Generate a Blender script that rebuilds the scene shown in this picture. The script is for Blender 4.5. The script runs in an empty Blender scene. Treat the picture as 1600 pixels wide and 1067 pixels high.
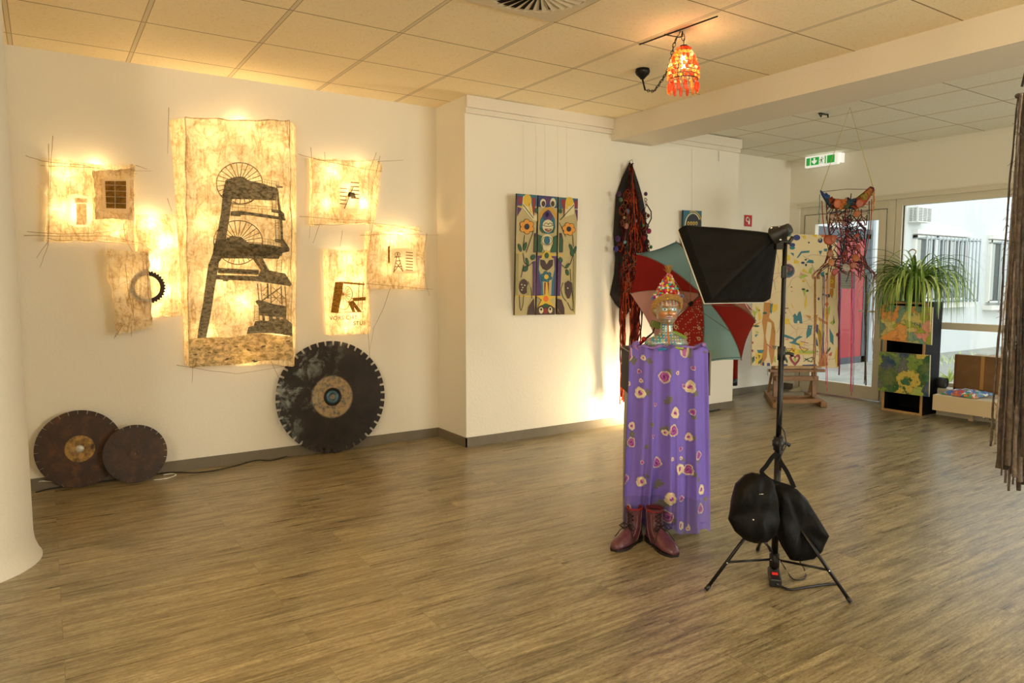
import bpy, math, random
import numpy as np
from mathutils import Vector, Matrix, noise as mn
random.seed(7)
C = bpy.context.scene.collection
S = bpy.context.scene

# ------------------------------------------------------------------ camera
# rows: world X, Y, Z axes expressed in camera axes (right, up, back)
ROT = Matrix(((0.83592, 0.04696, -0.54684), (-0.54885, 0.07301, -0.83272), (0.00082, 0.99623, 0.08680)))
EYE = Vector((0, 0, 1.34)); FPX = 1112.1
cam = bpy.data.cameras.new('camera'); cam.sensor_width = 36; cam.lens = FPX / 1600 * 36
cam.clip_start = .05; cam.clip_end = 200
camo = bpy.data.objects.new('camera', cam); C.objects.link(camo)
camo.matrix_world = Matrix.Translation(EYE) @ ROT.to_4x4()
S.camera = camo
CR, CU, CB = ROT.col[0].copy(), ROT.col[1].copy(), ROT.col[2].copy()
CR, CU, CB = Vector(CR), Vector(CU), Vector(CB)

# ------------------------------------------------------------------ view, sky, light
S.view_settings.view_transform = 'Standard'; S.view_settings.look = 'None'
S.view_settings.exposure = 0.0; S.view_settings.gamma = 1; S.view_settings.use_curve_mapping = False
S.cycles.use_denoising = True
S.cycles.max_bounces = 10; S.cycles.diffuse_bounces = 6; S.cycles.transparent_max_bounces = 16
S.cycles.sample_clamp_indirect = 6
world = bpy.data.worlds.new('overcast_sky'); S.world = world; world.use_nodes = True
bg = world.node_tree.nodes['Background']; bg.inputs[0].default_value = (.90, .97, 1, 1); bg.inputs[1].default_value = 2.6

def lamp(name, kind, loc, power, col, size=.05, sizey=None, look=None, spot=None):
    l = bpy.data.lights.new(name, kind); l.energy = power; l.color = col
    if kind == 'AREA':
        l.shape = 'RECTANGLE'; l.size = size; l.size_y = sizey or size
    else:
        l.shadow_soft_size = size
    if spot: l.spot_size = math.radians(spot); l.spot_blend = .7
    o = bpy.data.objects.new(name, l); C.objects.link(o); o.location = loc
    if look is not None: o.rotation_euler = (Vector(look) - Vector(loc)).to_track_quat('-Z', 'Y').to_euler()
    return o
WARM = (1, .82, .55); DAY = (.93, .97, 1)
# panel light standing in for daylight from an unseen window behind the camera
lamp('rear_window_daylight', 'AREA', (4.9, -4.3, 1.25), 200, (.98, 1, .93), 2.6, 1.5, look=(4.6, 4, 1.4))
lamp('side_daylight_fill', 'AREA', (-3.3, -1.0, 1.4), 85, (.96, .99, .93), 1.6, 1.5, look=(0, 3, 1.2))  # added daylight fill from the left, no window on that side
# added warm fill behind the camera, no fixtures there
lamp('warm_fill', 'POINT', (.0, -1.0, 2.25), 120, WARM, .12)
lamp('warm_fill', 'POINT', (3.0, 0.6, 2.2), 30, WARM, .12)
lamp('warm_fill', 'POINT', (-1.6, 1.2, 2.2), 55, WARM, .12)
# portals steer the sky light through the glazed wall
def portal(y0, y1, z0, z1):
    p = lamp('window_portal', 'AREA', (7.78, (y0+y1)/2, (z0+z1)/2), 1, (1, 1, 1), abs(y1-y0), z1-z0, look=(0, (y0+y1)/2, (z0+z1)/2))
    p.data.cycles.is_portal = True
portal(-.5, 4.1, .27, 2.12); portal(4.3, 5.2, .1, 2.05)

# ------------------------------------------------------------------ helpers
def ray(px, py):
    return (ROT @ Vector(((px-800)/FPX, -(py-533.5)/FPX, -1)))
def onx(px, py, x): d = ray(px, py); return EYE + d*(x/d.x)
def ony(px, py, y): d = ray(px, py); return EYE + d*(y/d.y)
def onz(px, py, z): d = ray(px, py); return EYE + d*((z-EYE.z)/d.z)
def onp(px, py, o, n): d = ray(px, py); return EYE + d*((Vector(o)-EYE).dot(n)/d.dot(n))
def dep(px, py, t): return EYE + ray(px, py)*t
def lin(c):
    c /= 255
    return c/12.92 if c <= .04045 else ((c+.055)/1.055)**2.4
def H(h, a=1): return (lin(int(h[0:2], 16)), lin(int(h[2:4], 16)), lin(int(h[4:6], 16)), a)

class MB:
    def __init__(s): s.v = []; s.f = []; s.m = []; s.sm = []; s.col = None
    def add(s, vs, fs, mi=0, smooth=False):
        b = len(s.v); s.v += [Vector(p) for p in vs]
        for f in fs: s.f.append([b+i for i in f]); s.m.append(mi); s.sm.append(smooth)
        return b
    def box(s, c, size, mi=0, rot=None, bev=0):
        c = Vector(c); h = Vector(size)/2; P = []
        for sx in (-1, 1):
            for sy in (-1, 1):
                for sz in (-1, 1):
                    p = Vector((sx*h.x, sy*h.y, sz*h.z))
                    P.append(c + (rot @ p if rot else p))
        s.add(P, [(0,1,3,2),(4,6,7,5),(0,4,5,1),(2,3,7,6),(0,2,6,4),(1,5,7,3)], mi)
    def bb(s, x0, x1, y0, y1, z0, z1, mi=0): s.box(((x0+x1)/2,(y0+y1)/2,(z0+z1)/2), (abs(x1-x0),abs(y1-y0),abs(z1-z0)), mi)
    def prism(s, pts, off, mi=0, side=None):
        n = len(pts); off = Vector(off)
        P = [Vector(p) for p in pts] + [Vector(p)+off for p in pts]
        b = s.add(P, [list(range(n))[::-1], list(range(n, 2*n))], mi)
        for i in range(n):
            j = (i+1) % n; s.f.append([b+i, b+j, b+n+j, b+n+i]); s.m.append(mi if side is None else side); s.sm.append(False)
    def tube(s, pts, r, seg=8, mi=0, cap=True, closed=False):
        pts = [Vector(p) for p in pts]; n = len(pts)
        if not hasattr(r, '__len__'): r = [r]*n
        up = None; V = []
        for i, p in enumerate(pts):
            if closed: t = pts[(i+1) % n]-pts[i-1]
            else: t = pts[min(i+1, n-1)]-pts[max(i-1, 0)]
            if t.length < 1e-9: t = Vector((0, 0, 1))
            t.normalize()
            if up is None:
                up = t.orthogonal().normalized()
            else:
                up = up - t*up.dot(t)
                up = up.normalized() if up.length > 1e-6 else t.orthogonal().normalized()
            w = t.cross(up)
            for k in range(seg):
                a = 2*math.pi*k/seg; V.append(p + (up*math.cos(a)+w*math.sin(a))*r[i])
        F = []
        for i in range(n if closed else n-1):
            j = (i+1) % n
            for k in range(seg):
                l = (k+1) % seg; F.append((i*seg+k, i*seg+l, j*seg+l, j*seg+k))
        if cap and not closed: F += [tuple(range(seg))[::-1], tuple((n-1)*seg+k for k in range(seg))]
        s.add(V, F, mi, True)
    def lathe(s, prof, o, seg=24, mi=0, axis=(0,0,1), e1=None, cap=False, sx=1, sy=1):
        o = Vector(o); ax = Vector(axis).normalized(); e1 = Vector(e1).normalized() if e1 is not None else ax.orthogonal().normalized(); e2 = ax.cross(e1)
        V = []; n = len(prof)
        for r, z in prof:
            for k in range(seg):
                a = 2*math.pi*k/seg; V.append(o + ax*z + (e1*math.cos(a)*sx+e2*math.sin(a)*sy)*r)
        F = [(i*seg+k, i*seg+(k+1) % seg, (i+1)*seg+(k+1) % seg, (i+1)*seg+k) for i in range(n-1) for k in range(seg)]
        if cap: F += [tuple(range(seg))[::-1], tuple((n-1)*seg+k for k in range(seg))]
        s.add(V, F, mi, True)
    def ball(s, c, r, seg=12, rings=8, mi=0, rot=None):
        if not hasattr(r, '__len__'): r = (r, r, r)
        c = Vector(c); V = []; F = []
        for i in range(rings+1):
            t = math.pi*i/rings
            for k in range(seg):
                a = 2*math.pi*k/seg; p = Vector((r[0]*math.sin(t)*math.cos(a), r[1]*math.sin(t)*math.sin(a), r[2]*math.cos(t)))
                V.append(c + (rot @ p if rot else p))
        for i in range(rings):
            for k in range(seg): F.append((i*seg+k, (i+1)*seg+k, (i+1)*seg+(k+1) % seg, i*seg+(k+1) % seg))
        s.add(V, F, mi, True)
    def grid(s, fn, nu, nv, mi=0, smooth=True):
        V = [fn(i/nu, j/nv) for j in range(nv+1) for i in range(nu+1)]
        F = [(j*(nu+1)+i, j*(nu+1)+i+1, (j+1)*(nu+1)+i+1, (j+1)*(nu+1)+i) for j in range(nv) for i in range(nu)]
        s.add(V, F, mi, smooth)
    def build(s, name, mats, parent=None, org=None, mods=None, colors=None):
        if parent is not None: org = parent.get('_o')
        org = Vector(org) if org is not None else Vector((0, 0, 0))
        me = bpy.data.meshes.new(name)
        me.from_pydata([tuple(p-org) for p in s.v], [], s.f)
        mats = mats if isinstance(mats, (list, tuple)) else [mats]
        for m in mats: me.materials.append(m)
        me.polygons.foreach_set('material_index', s.m); me.polygons.foreach_set('use_smooth', s.sm)
        if colors is not None:
            ca = me.color_attributes.new('paint', 'FLOAT_COLOR', 'POINT')
            ca.data.foreach_set('color', [x for c in colors for x in (c[0], c[1], c[2], 1)])
        me.update()
        o = bpy.data.objects.new(name, me); C.objects.link(o)
        if parent is not None: o.parent = parent
        else: o.location = org
        o['_o'] = list(org)
        if mods == 'bevel' or isinstance(mods, float):
            b = o.modifiers.new('bevel', 'BEVEL'); b.width = mods if isinstance(mods, float) else .004; b.segments = 2; b.limit_method = 'ANGLE'
        return o

def tag(o, label, cat, group=None):
    o['label'] = label; o['category'] = cat
    if group: o['group'] = group
    return o
def thing(name, label, cat, org, group=None):
    o = bpy.data.objects.new(name, None); C.objects.link(o); o.location = Vector(org); o['_o'] = list(Vector(org)); o.empty_display_size = .1
    return tag(o, label, cat, group)
def struct(o): o['kind'] = 'structure'; return o

# ------------------------------------------------------------------ materials
def nt(name):
    m = bpy.data.materials.new(name); m.use_nodes = True; n = m.node_tree; return m, n, n.nodes['Principled BSDF'], n.nodes['Material Output']
def mat(name, col, rough=.6, metal=0, bump=0, bscale=60, var=0, vscale=5, col2=None, spec=.5, **k):
    m, n, p, out = nt(name); c = H(col) if isinstance(col, str) else (*col, 1)
    p.inputs['Base Color'].default_value = c; p.inputs['Roughness'].default_value = rough; p.inputs['Metallic'].default_value = metal
    p.inputs['Specular IOR Level'].default_value = spec
    tc = n.nodes.new('ShaderNodeTexCoord')
    if var or col2:
        t = n.nodes.new('ShaderNodeTexNoise'); t.inputs['Scale'].default_value = vscale; t.inputs['Detail'].default_value = 6; t.inputs['Roughness'].default_value = .65
        n.links.new(tc.outputs['Object'], t.inputs['Vector'])
        r = n.nodes.new('ShaderNodeValToRGB'); r.color_ramp.elements[0].position = .35; r.color_ramp.elements[1].position = .65
        if col2: r.color_ramp.elements[0].color = c; r.color_ramp.elements[1].color = H(col2)
        else:
            r.color_ramp.elements[0].color = tuple(x*(1-var) for x in c[:3])+(1,); r.color_ramp.elements[1].color = tuple(min(1, x*(1+var)) for x in c[:3])+(1,)
        n.links.new(t.outputs['Fac'], r.inputs['Fac']); n.links.new(r.outputs['Color'], p.inputs['Base Color'])
    if bump:
        t = n.nodes.new('ShaderNodeTexNoise'); t.inputs['Scale'].default_value = bscale; t.inputs['Detail'].default_value = 4
        n.links.new(tc.outputs['Object'], t.inputs['Vector'])
        b = n.nodes.new('ShaderNodeBump'); b.inputs['Strength'].default_value = bump; b.inputs['Distance'].default_value = .01
        n.links.new(t.outputs['Fac'], b.inputs['Height']); n.links.new(b.outputs['Normal'], p.inputs['Normal'])
    return m
class NB:
    """small node-tree helper"""
    def __init__(s, name): s.m, s.n, s.p, s.out = nt(name); s.L = s.n.links.new
    def new(s, t, **k):
        x = s.n.nodes.new('ShaderNode'+t)
        for a, v in k.items(): setattr(x, a, v)
        return x
    def math(s, op, a, b=None, c=None):
        x = s.new('Math', operation=op)
        for i, v in enumerate((a, b, c)):
            if v is None: continue
            if isinstance(v, (int, float)): x.inputs[i].default_value = v
            else: s.L(v, x.inputs[i])
        return x.outputs[0]
    def mix(s, f, a, b, mode='MIX'):
        x = s.new('MixRGB', blend_type=mode)
        for i, v in enumerate((f, a, b)):
            if isinstance(v, (int, float)): x.inputs[i].default_value = v
            elif isinstance(v, tuple): x.inputs[i].default_value = v
            else: s.L(v, x.inputs[i])
        return x.outputs[0]
    def coord(s, which='Object', scale=(1,1,1), loc=(0,0,0)):
        tc = s.new('TexCoord'); mp = s.new('Mapping'); mp.inputs['Scale'].default_value = scale; mp.inputs['Location'].default_value = loc
        s.L(tc.outputs[which], mp.inputs['Vector']); return mp.outputs[0]
    def noise(s, v, scale, detail=5, rough=.6, dist=0):
        t = s.new('TexNoise'); t.inputs['Scale'].default_value = scale; t.inputs['Detail'].default_value = detail; t.inputs['Roughness'].default_value = rough; t.inputs['Distortion'].default_value = dist
        s.L(v, t.inputs['Vector']); return t
    def ramp(s, f, stops, interp='LINEAR'):
        r = s.new('ValToRGB'); r.color_ramp.interpolation = interp; e = r.color_ramp.elements
        while len(e) < len(stops): e.new(.5)
        for i, (p, c) in enumerate(stops): e[i].position = p; e[i].color = H(c) if isinstance(c, str) else c
        s.L(f, r.inputs['Fac']); return r.outputs['Color']
    def bump(s, h, st=.3, d=.01):
        b = s.new('Bump'); b.inputs['Strength'].default_value = st; b.inputs['Distance'].default_value = d; s.L(h, b.inputs['Height']); s.L(b.outputs[0], s.p.inputs['Normal']); return b

def wall_mat(name, col):
    b = NB(name); v = b.coord(); n1 = b.noise(v, 1.3, 3); n2 = b.noise(v, 55, 3, .5)
    c = H(col); b.L(b.mix(n1.outputs[0], tuple(x*.95 for x in c[:3])+(1,), c), b.p.inputs['Base Color'])
    b.p.inputs['Roughness'].default_value = .85; b.p.inputs['Specular IOR Level'].default_value = .2; b.bump(n2.outputs[0], .35, .006); return b.m
M_wall = wall_mat('white_wall', 'e6e0d0')
M_beam = wall_mat('white_beam', 'e2d9c8')

def ceil_mat(name, ox, oy, ca='efdfba', cb='f7e8c6'):
    b = NB(name); tc = b.new('TexCoord'); sp = b.new('SeparateXYZ'); b.L(tc.outputs['Object'], sp.inputs[0])
    def line(o, off, period, w):
        x = b.math('SUBTRACT', o, off); x = b.math('DIVIDE', x, period); x = b.math('ADD', x, .5); x = b.math('FRACT', x); x = b.math('SUBTRACT', x, .5); x = b.math('ABSOLUTE', x); x = b.math('MULTIPLY', x, period)
        return b.math('LESS_THAN', x, w), x
    lx, dx = line(sp.outputs[0], ox, .628, .0115); ly, dy = line(sp.outputs[1], oy, .623, .004)
    ex = b.math('MULTIPLY', b.math('LESS_THAN', dx, .014), b.math('GREATER_THAN', dx, .0095))
    n1 = b.noise(tc.outputs['Object'], 90, 3, .6); n2 = b.noise(tc.outputs['Object'], 1.1, 2)
    base = b.mix(n2.outputs[0], H(ca), H(cb))
    sp2 = b.ramp(n1.outputs[0], [(.34, (.88, .86, .83, 1)), (.46, (1, 1, 1, 1))]); base = b.mix(1.0, base, sp2, 'MULTIPLY')
    base = b.mix(lx, base, H('dccfb0')); base = b.mix(ly, base, H('8e7652')); base = b.mix(ex, base, H('b09a76'))
    b.L(base, b.p.inputs['Base Color']); b.p.inputs['Roughness'].default_value = .9; b.p.inputs['Specular IOR Level'].default_value = .15
    b.bump(n1.outputs[0], .25, .004); return b.m
M_ceil1 = ceil_mat('ceiling_tiles', .53, .145); M_ceil2 = ceil_mat('ceiling_tiles_window_side', .18, .222, 'e6e2d2', 'eeeada')  # window-side tiles whitened: the stronger daylight there is put into their colour

def floor_mat():
    b = NB('vinyl_planks'); v = b.coord()
    br = b.new('TexBrick'); b.L(v, br.inputs['Vector']); br.offset = .37; br.squash = 1
    for k, x in (('Scale', 1), ('Brick Width', 1.22), ('Row Height', .18), ('Mortar Size', .0012), ('Mortar Smooth', .1), ('Bias', 0)): br.inputs[k].default_value = x
    br.inputs['Color1'].default_value = (0, 0, 0, 1); br.inputs['Color2'].default_value = (1, 1, 1, 1); br.inputs['Mortar'].default_value = (.5, .5, .5, 1)
    # shift the grain per plank
    ad = b.new('VectorMath', operation='MULTIPLY_ADD'); b.L(br.outputs['Color'], ad.inputs[0]); ad.inputs[1].default_value = (7.3, 3.1, 5); b.L(v, ad.inputs[2])
    mp = b.new('Mapping'); mp.inputs['Scale'].default_value = (1.2, 24, 1); b.L(ad.outputs[0], mp.inputs['Vector'])
    g1 = b.noise(mp.outputs[0], 1.6, 7, .68, .35)
    mp2 = b.new('Mapping'); mp2.inputs['Scale'].default_value = (5, 60, 1); b.L(ad.outputs[0], mp2.inputs['Vector']); g2 = b.noise(mp2.outputs[0], 1.2, 3, .6)
    mp3 = b.new('Mapping'); mp3.inputs['Scale'].default_value = (2.0, 11, 1); b.L(ad.outputs[0], mp3.inputs['Vector']); g3 = b.noise(mp3.outputs[0], 1.3, 8, .68, .3)
    c = b.ramp(g1.outputs[0], [(.28, '716750'), (.42, '908467'), (.54, 'a69b7c'), (.70, 'b8ac8e')])
    c2 = b.ramp(g2.outputs[0], [(.38, (.66, .64, .60, 1)), (.56, (1, 1, 1, 1))]); c = b.mix(.9, c, c2, 'MULTIPLY')
    c3 = b.ramp(g3.outputs[0], [(.38, (.58, .56, .52, 1)), (.50, (1, 1, 1, 1)), (.68, (1.06, 1.05, 1.03, 1))]); c = b.mix(.9, c, c3, 'MULTIPLY')
    tone = b.ramp(br.outputs['Color'], [(0, (.86, .86, .86, 1)), (1, (1.08, 1.05, 1.01, 1))]); c = b.mix(1, c, tone, 'MULTIPLY')
    c = b.mix(b.math('MULTIPLY', br.outputs['Fac'], .45), c, H('3e3428')); b.L(c, b.p.inputs['Base Color'])
    mp4 = b.new('Mapping'); mp4.inputs['Scale'].default_value = (22, 80, 1); b.L(ad.outputs[0], mp4.inputs['Vector']); g4 = b.noise(mp4.outputs[0], 2.2, 2, .5); c = b.mix(.8, c, b.ramp(g4.outputs[0], [(.36, (.66, .64, .60, 1)), (.50, (1, 1, 1, 1)), (.70, (1.15, 1.15, 1.15, 1))]), 'MULTIPLY'); g5 = b.noise(v, 260, 2, .5); c = b.mix(.7, c, b.ramp(g5.outputs[0], [(.35, (.75, .74, .72, 1)), (.65, (1.16, 1.16, 1.16, 1))]), 'MULTIPLY'); b.L(c, b.p.inputs['Base Color'])
    r = b.math('MULTIPLY_ADD', g1.outputs[0], .2, .20); b.L(r, b.p.inputs['Roughness']); b.p.inputs['Specular IOR Level'].default_value = .65
    b.bump(g2.outputs[0], .12, .003); return b.m
M_floor = floor_mat()
M_base = mat('grey_baseboard', '6b6250', .55, var=.08, vscale=8)
M_frame = mat('window_frame_white', 'd3cbb6', .45)
M_black = mat('black_plastic', '121112', .45)
M_dark = mat('black_metal', '161413', .35, .4)
M_chrome = mat('chrome', 'cfcfcf', .2, 1)
M_white = mat('white_plastic', 'e8e6dd', .4)

def paper_mat():
    b = NB('lamp_paper'); v = b.coord()
    n1 = b.noise(v, 7, 5, .6, .9); n2 = b.noise(v, 11, 6, .62, 1.8); mp = b.coord(scale=(16, 16, 3)); n3 = b.noise(mp, 2.2, 5, .65, 1.2)
    vo = b.new('TexVoronoi', feature='DISTANCE_TO_EDGE'); vo.inputs['Scale'].default_value = 9
    dm = b.new('MixRGB', blend_type='ADD'); dm.inputs[0].default_value = .28; b.L(v, dm.inputs[1]); b.L(n1.outputs['Color'], dm.inputs[2]); b.L(dm.outputs[0], vo.inputs['Vector'])
    vein = b.ramp(vo.outputs['Distance'], [(0, (.45, .33, .18, 1)), (.03, (.88, .82, .72, 1)), (.12, (1, 1, 1, 1))])
    c = b.ramp(n2.outputs[0], [(.32, (.66, .52, .31, 1)), (.45, (.88, .77, .54, 1)), (.6, (.97, .91, .74, 1))])
    c3 = b.ramp(n3.outputs[0], [(.36, (.60, .48, .32, 1)), (.50, (1, 1, 1, 1))])
    c = b.mix(.55, c, vein, 'MULTIPLY'); c = b.mix(.75, c, c3, 'MULTIPLY')
    n = b.n; n.nodes.remove(b.p)
    d = b.new('BsdfDiffuse'); t = b.new('BsdfTranslucent'); b.L(c, d.inputs[0]); b.L(c, t.inputs[0])
    mx = b.new('MixShader'); mx.inputs[0].default_value = .58; b.L(d.outputs[0], mx.inputs[1]); b.L(t.outputs[0], mx.inputs[2]); b.L(mx.outputs[0], b.out.inputs[0])
    bp = b.new('Bump'); bp.inputs['Strength'].default_value = .55; bp.inputs['Distance'].default_value = .012; b.L(n2.outputs[0], bp.inputs['Height']); b.L(bp.outputs[0], d.inputs['Normal'])
    return b.m
M_paper = paper_mat()
def film(name, ca, cb, fac, scale=40):
    b = NB(name); v = b.coord(scale=(1, 1, 1.6)); n1 = b.noise(v, scale, 6, .7, .5); c = b.ramp(n1.outputs[0], [(.38, ca), (.62, cb)])
    b.n.nodes.remove(b.p); d = b.new('BsdfDiffuse'); t = b.new('BsdfTranslucent'); b.L(c, d.inputs[0]); b.L(c, t.inputs[0])
    mx = b.new('MixShader'); mx.inputs[0].default_value = fac; b.L(d.outputs[0], mx.inputs[1]); b.L(t.outputs[0], mx.inputs[2]); b.L(mx.outputs[0], b.out.inputs[0]); return b.m
M_ink = film('printed_ink', '58503f', '9a8f74', .12, 34)
M_ink2 = film('printed_ink_brown', '6a4c1c', '9a7636', .22, 50)
M_inkt = film('lettering_ink', '4a3212', '5a3e18', .05, 40)
M_earth = film('printed_earth', '9c8e68', 'fff0c8', .62, 22)
M_pale = film('white_film', 'f6ecd0', 'fff8e6', .7, 20)
M_twig = mat('dry_twig', '8a6a3c', .8, var=.2, vscale=30)
M_glow = NB('warm_bulb'); M_glow.p.inputs['Emission Color'].default_value = (1, .72, .38, 1); M_glow.p.inputs['Emission Strength'].default_value = 9; M_glow = M_glow.m
def glass_mat():
    b = NB('window_glass'); b.n.nodes.remove(b.p); t = b.new('BsdfTransparent'); g = b.new('BsdfGlossy'); g.inputs['Roughness'].default_value = .02
    mx = b.new('MixShader'); mx.inputs[0].default_value = .045; b.L(t.outputs[0], mx.inputs[1]); b.L(g.outputs[0], mx.inputs[2]); b.L(mx.outputs[0], b.out.inputs[0]); return b.m
M_glass = glass_mat()
def attr_mat(name, rough=.6, metal=0, sheer_z=None, bump=0, spec=.4):
    b = NB(name); a = b.new('Attribute'); a.attribute_name = 'paint'; b.L(a.outputs['Color'], b.p.inputs['Base Color'])
    b.p.inputs['Roughness'].default_value = rough; b.p.inputs['Metallic'].default_value = metal; b.p.inputs['Specular IOR Level'].default_value = spec
    if bump:
        n = b.noise(b.coord(), 220, 2); b.bump(n.outputs[0], bump, .002)
    if sheer_z is not None:
        b.p.inputs['Alpha'].default_value = sheer_z
    return b.m

# ------------------------------------------------------------------ setting
WA, WB, WC, XS, XB, XD, HC = 5.38, 4.9, 5.45, 2.78, 5.98, 7.6, 2.75
def slab(name, mats, *a, **k):
    m = MB(); m.bb(*a); return struct(m.build(name, mats, **k))
slab('floor', M_floor, -3.6, 7.9, -4.6, 5.7, -.12, 0)
slab('ceiling', M_ceil1, -3.6, 4.5, -4.6, 5.7, HC, HC+.12)
slab('ceiling_window_side', M_ceil2, 4.5, 7.8, -4.6, 5.7, HC+.01, HC+.13)
slab('wall_left', M_wall, -3.6, XS, WA, WA+.3, 0, HC)
slab('wall_centre', M_wall, XS, XB, WB, WA+.3, 0, HC+.02)
slab('wall_recess', M_wall, XB, XD, WC, WC+.25, 0, HC+.02)
slab('wall_rear', M_wall, -3.6, 7.8, -4.6, -4.4, 0, HC)
slab('wall_far_left', M_wall, -3.6, -3.4, -4.4, WA, 0, HC)
m = MB()   # glazed wall with door and window openings
W0, W1 = XD, XD+.22
m.bb(W0, W1, -4.6, WC+.25, 2.2, HC+.1); m.bb(W0, W1, 5.31, WC+.25, 0, 2.2); m.bb(W0, W1, -4.6, 4.18, 0, .25); m.bb(W0, W1, -4.6, -.6, .25, 2.2)
struct(m.build('wall_right', M_wall))
m = MB(); m.bb(4.27, 4.75, -4.4, WB, 2.565, HC+.01); struct(m.build('ceiling_beam', M_beam))
# picture rails: shallow ledge along the top of the centre wall
m = MB(); m.bb(XS, 4.27, WB-.035, WB, 2.66, HC); m.bb(XS, 4.27, WB-.018, WB, 2.62, 2.66); struct(m.build('trim_1', M_beam))
m = MB(); m.bb(4.75, XB, WB-.035, WB, 2.66, HC); m.bb(4.75, XB, WB-.018, WB, 2.62, 2.66); struct(m.build('trim_2', M_beam))
m = MB(); m.bb(XD-.03, XD, -.6, 5.33, 2.19, 2.235); struct(m.build('trim_3', M_frame))
for nm, a in (('left', (-3.4, XS, WA-.014, WA, 0, .075)), ('stub', (XS-.014, XS, WB-.014, WA-.014, 0, .075)), ('centre', (XS-.014, XB, WB-.014, WB, 0, .075)),
              ('end', (XB, XB+.014, WB-.014, WC-.014, 0, .075)), ('recess', (XB, XD, WC-.014, WC, 0, .075)), ('right', (XD-.014, XD, 5.32, WC-.014, 0, .075)), ('window', (XD-.014, XD, -4.4, 4.17, 0, .075))):
    slab('baseboard_'+nm, M_base, *a)
# round column at the left edge
m = MB(); m.lathe([(.385, 0), (.385, .004), (.375, .02), (.358, .07), (.352, .12), (.35, HC)], (-.448, 4.10, 0), 64); struct(m.build('column', wall_mat('column_plaster', 'ddd9cc')))
# sheer cable-free window frame
m = MB(); F0, F1 = XD+.02, XD+.10
Y0, Y1 = -.55, 4.16
m.bb(F0, F1, Y0, Y1, .25, .30); m.bb(F0, F1, Y0, Y1, 2.12, 2.2); m.bb(F0, F1, Y0, Y1, .84, .91)
for y in (Y0+.03, 1.0, 2.55, Y1-.03): m.bb(F0-.002, F1+.002, y-.035, y+.035, .251, 2.199)
wf = struct(m.build('window_1', M_frame, mods=.004))
m = MB(); m.bb(XD+.055, XD+.061, Y0, Y1, .27, 2.15); o = m.build('pane', M_glass, wf)
m = MB(); m.bb(XD+.04, XD+.052, 4.085, 4.10, .91, 2.12); m.build('gasket', M_black, wf)
# balcony door
m = MB(); m.bb(F0-.002, F1+.002, 4.17, 4.25, 0, 2.199); m.bb(F0-.002, F1+.002, 5.24, 5.31, 0, 2.199); m.bb(F0, F1, 4.18, 5.30, 2.1, 2.2)
df = struct(m.build('door_1', M_frame, mods=.004))
m = MB(); D0, D1 = XD+.005, XD+.075
m.bb(D0, D1, 4.25, 4.34, .01, 2.1); m.bb(D0, D1, 5.10, 5.24, .01, 2.1); m.bb(D0+.001, D1-.001, 4.33, 5.11, 1.99, 2.099); m.bb(D0+.001, D1-.001, 4.33, 5.11, .011, .16)
lf = m.build('door_leaf', M_frame, df, mods=.004)
m = MB(); m.bb(XD+.035, XD+.04, 4.34, 5.10, .16, 1.99); m.build('glass_pane', M_glass, lf)
m = MB(); m.bb(XD+.004, XD+.006, 5.235, 5.243, .01, 2.1); m.bb(XD+.004, XD+.006, 4.247, 4.253, .01, 2.1); m.bb(XD+.003, XD+.006, 4.25, 5.24, 2.096, 2.102); m.build('door_seal', M_black, lf)
m = MB(); m.bb(XD+.041, XD+.055, 4.34, 4.55, .98, 1.0); m.build('glazing_bar', M_frame, lf)
# window sill ledge behind the radiator
slab('window_ledge', M_frame, XD-.19, XD, -.5, 3.55, .0, .262)

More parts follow.
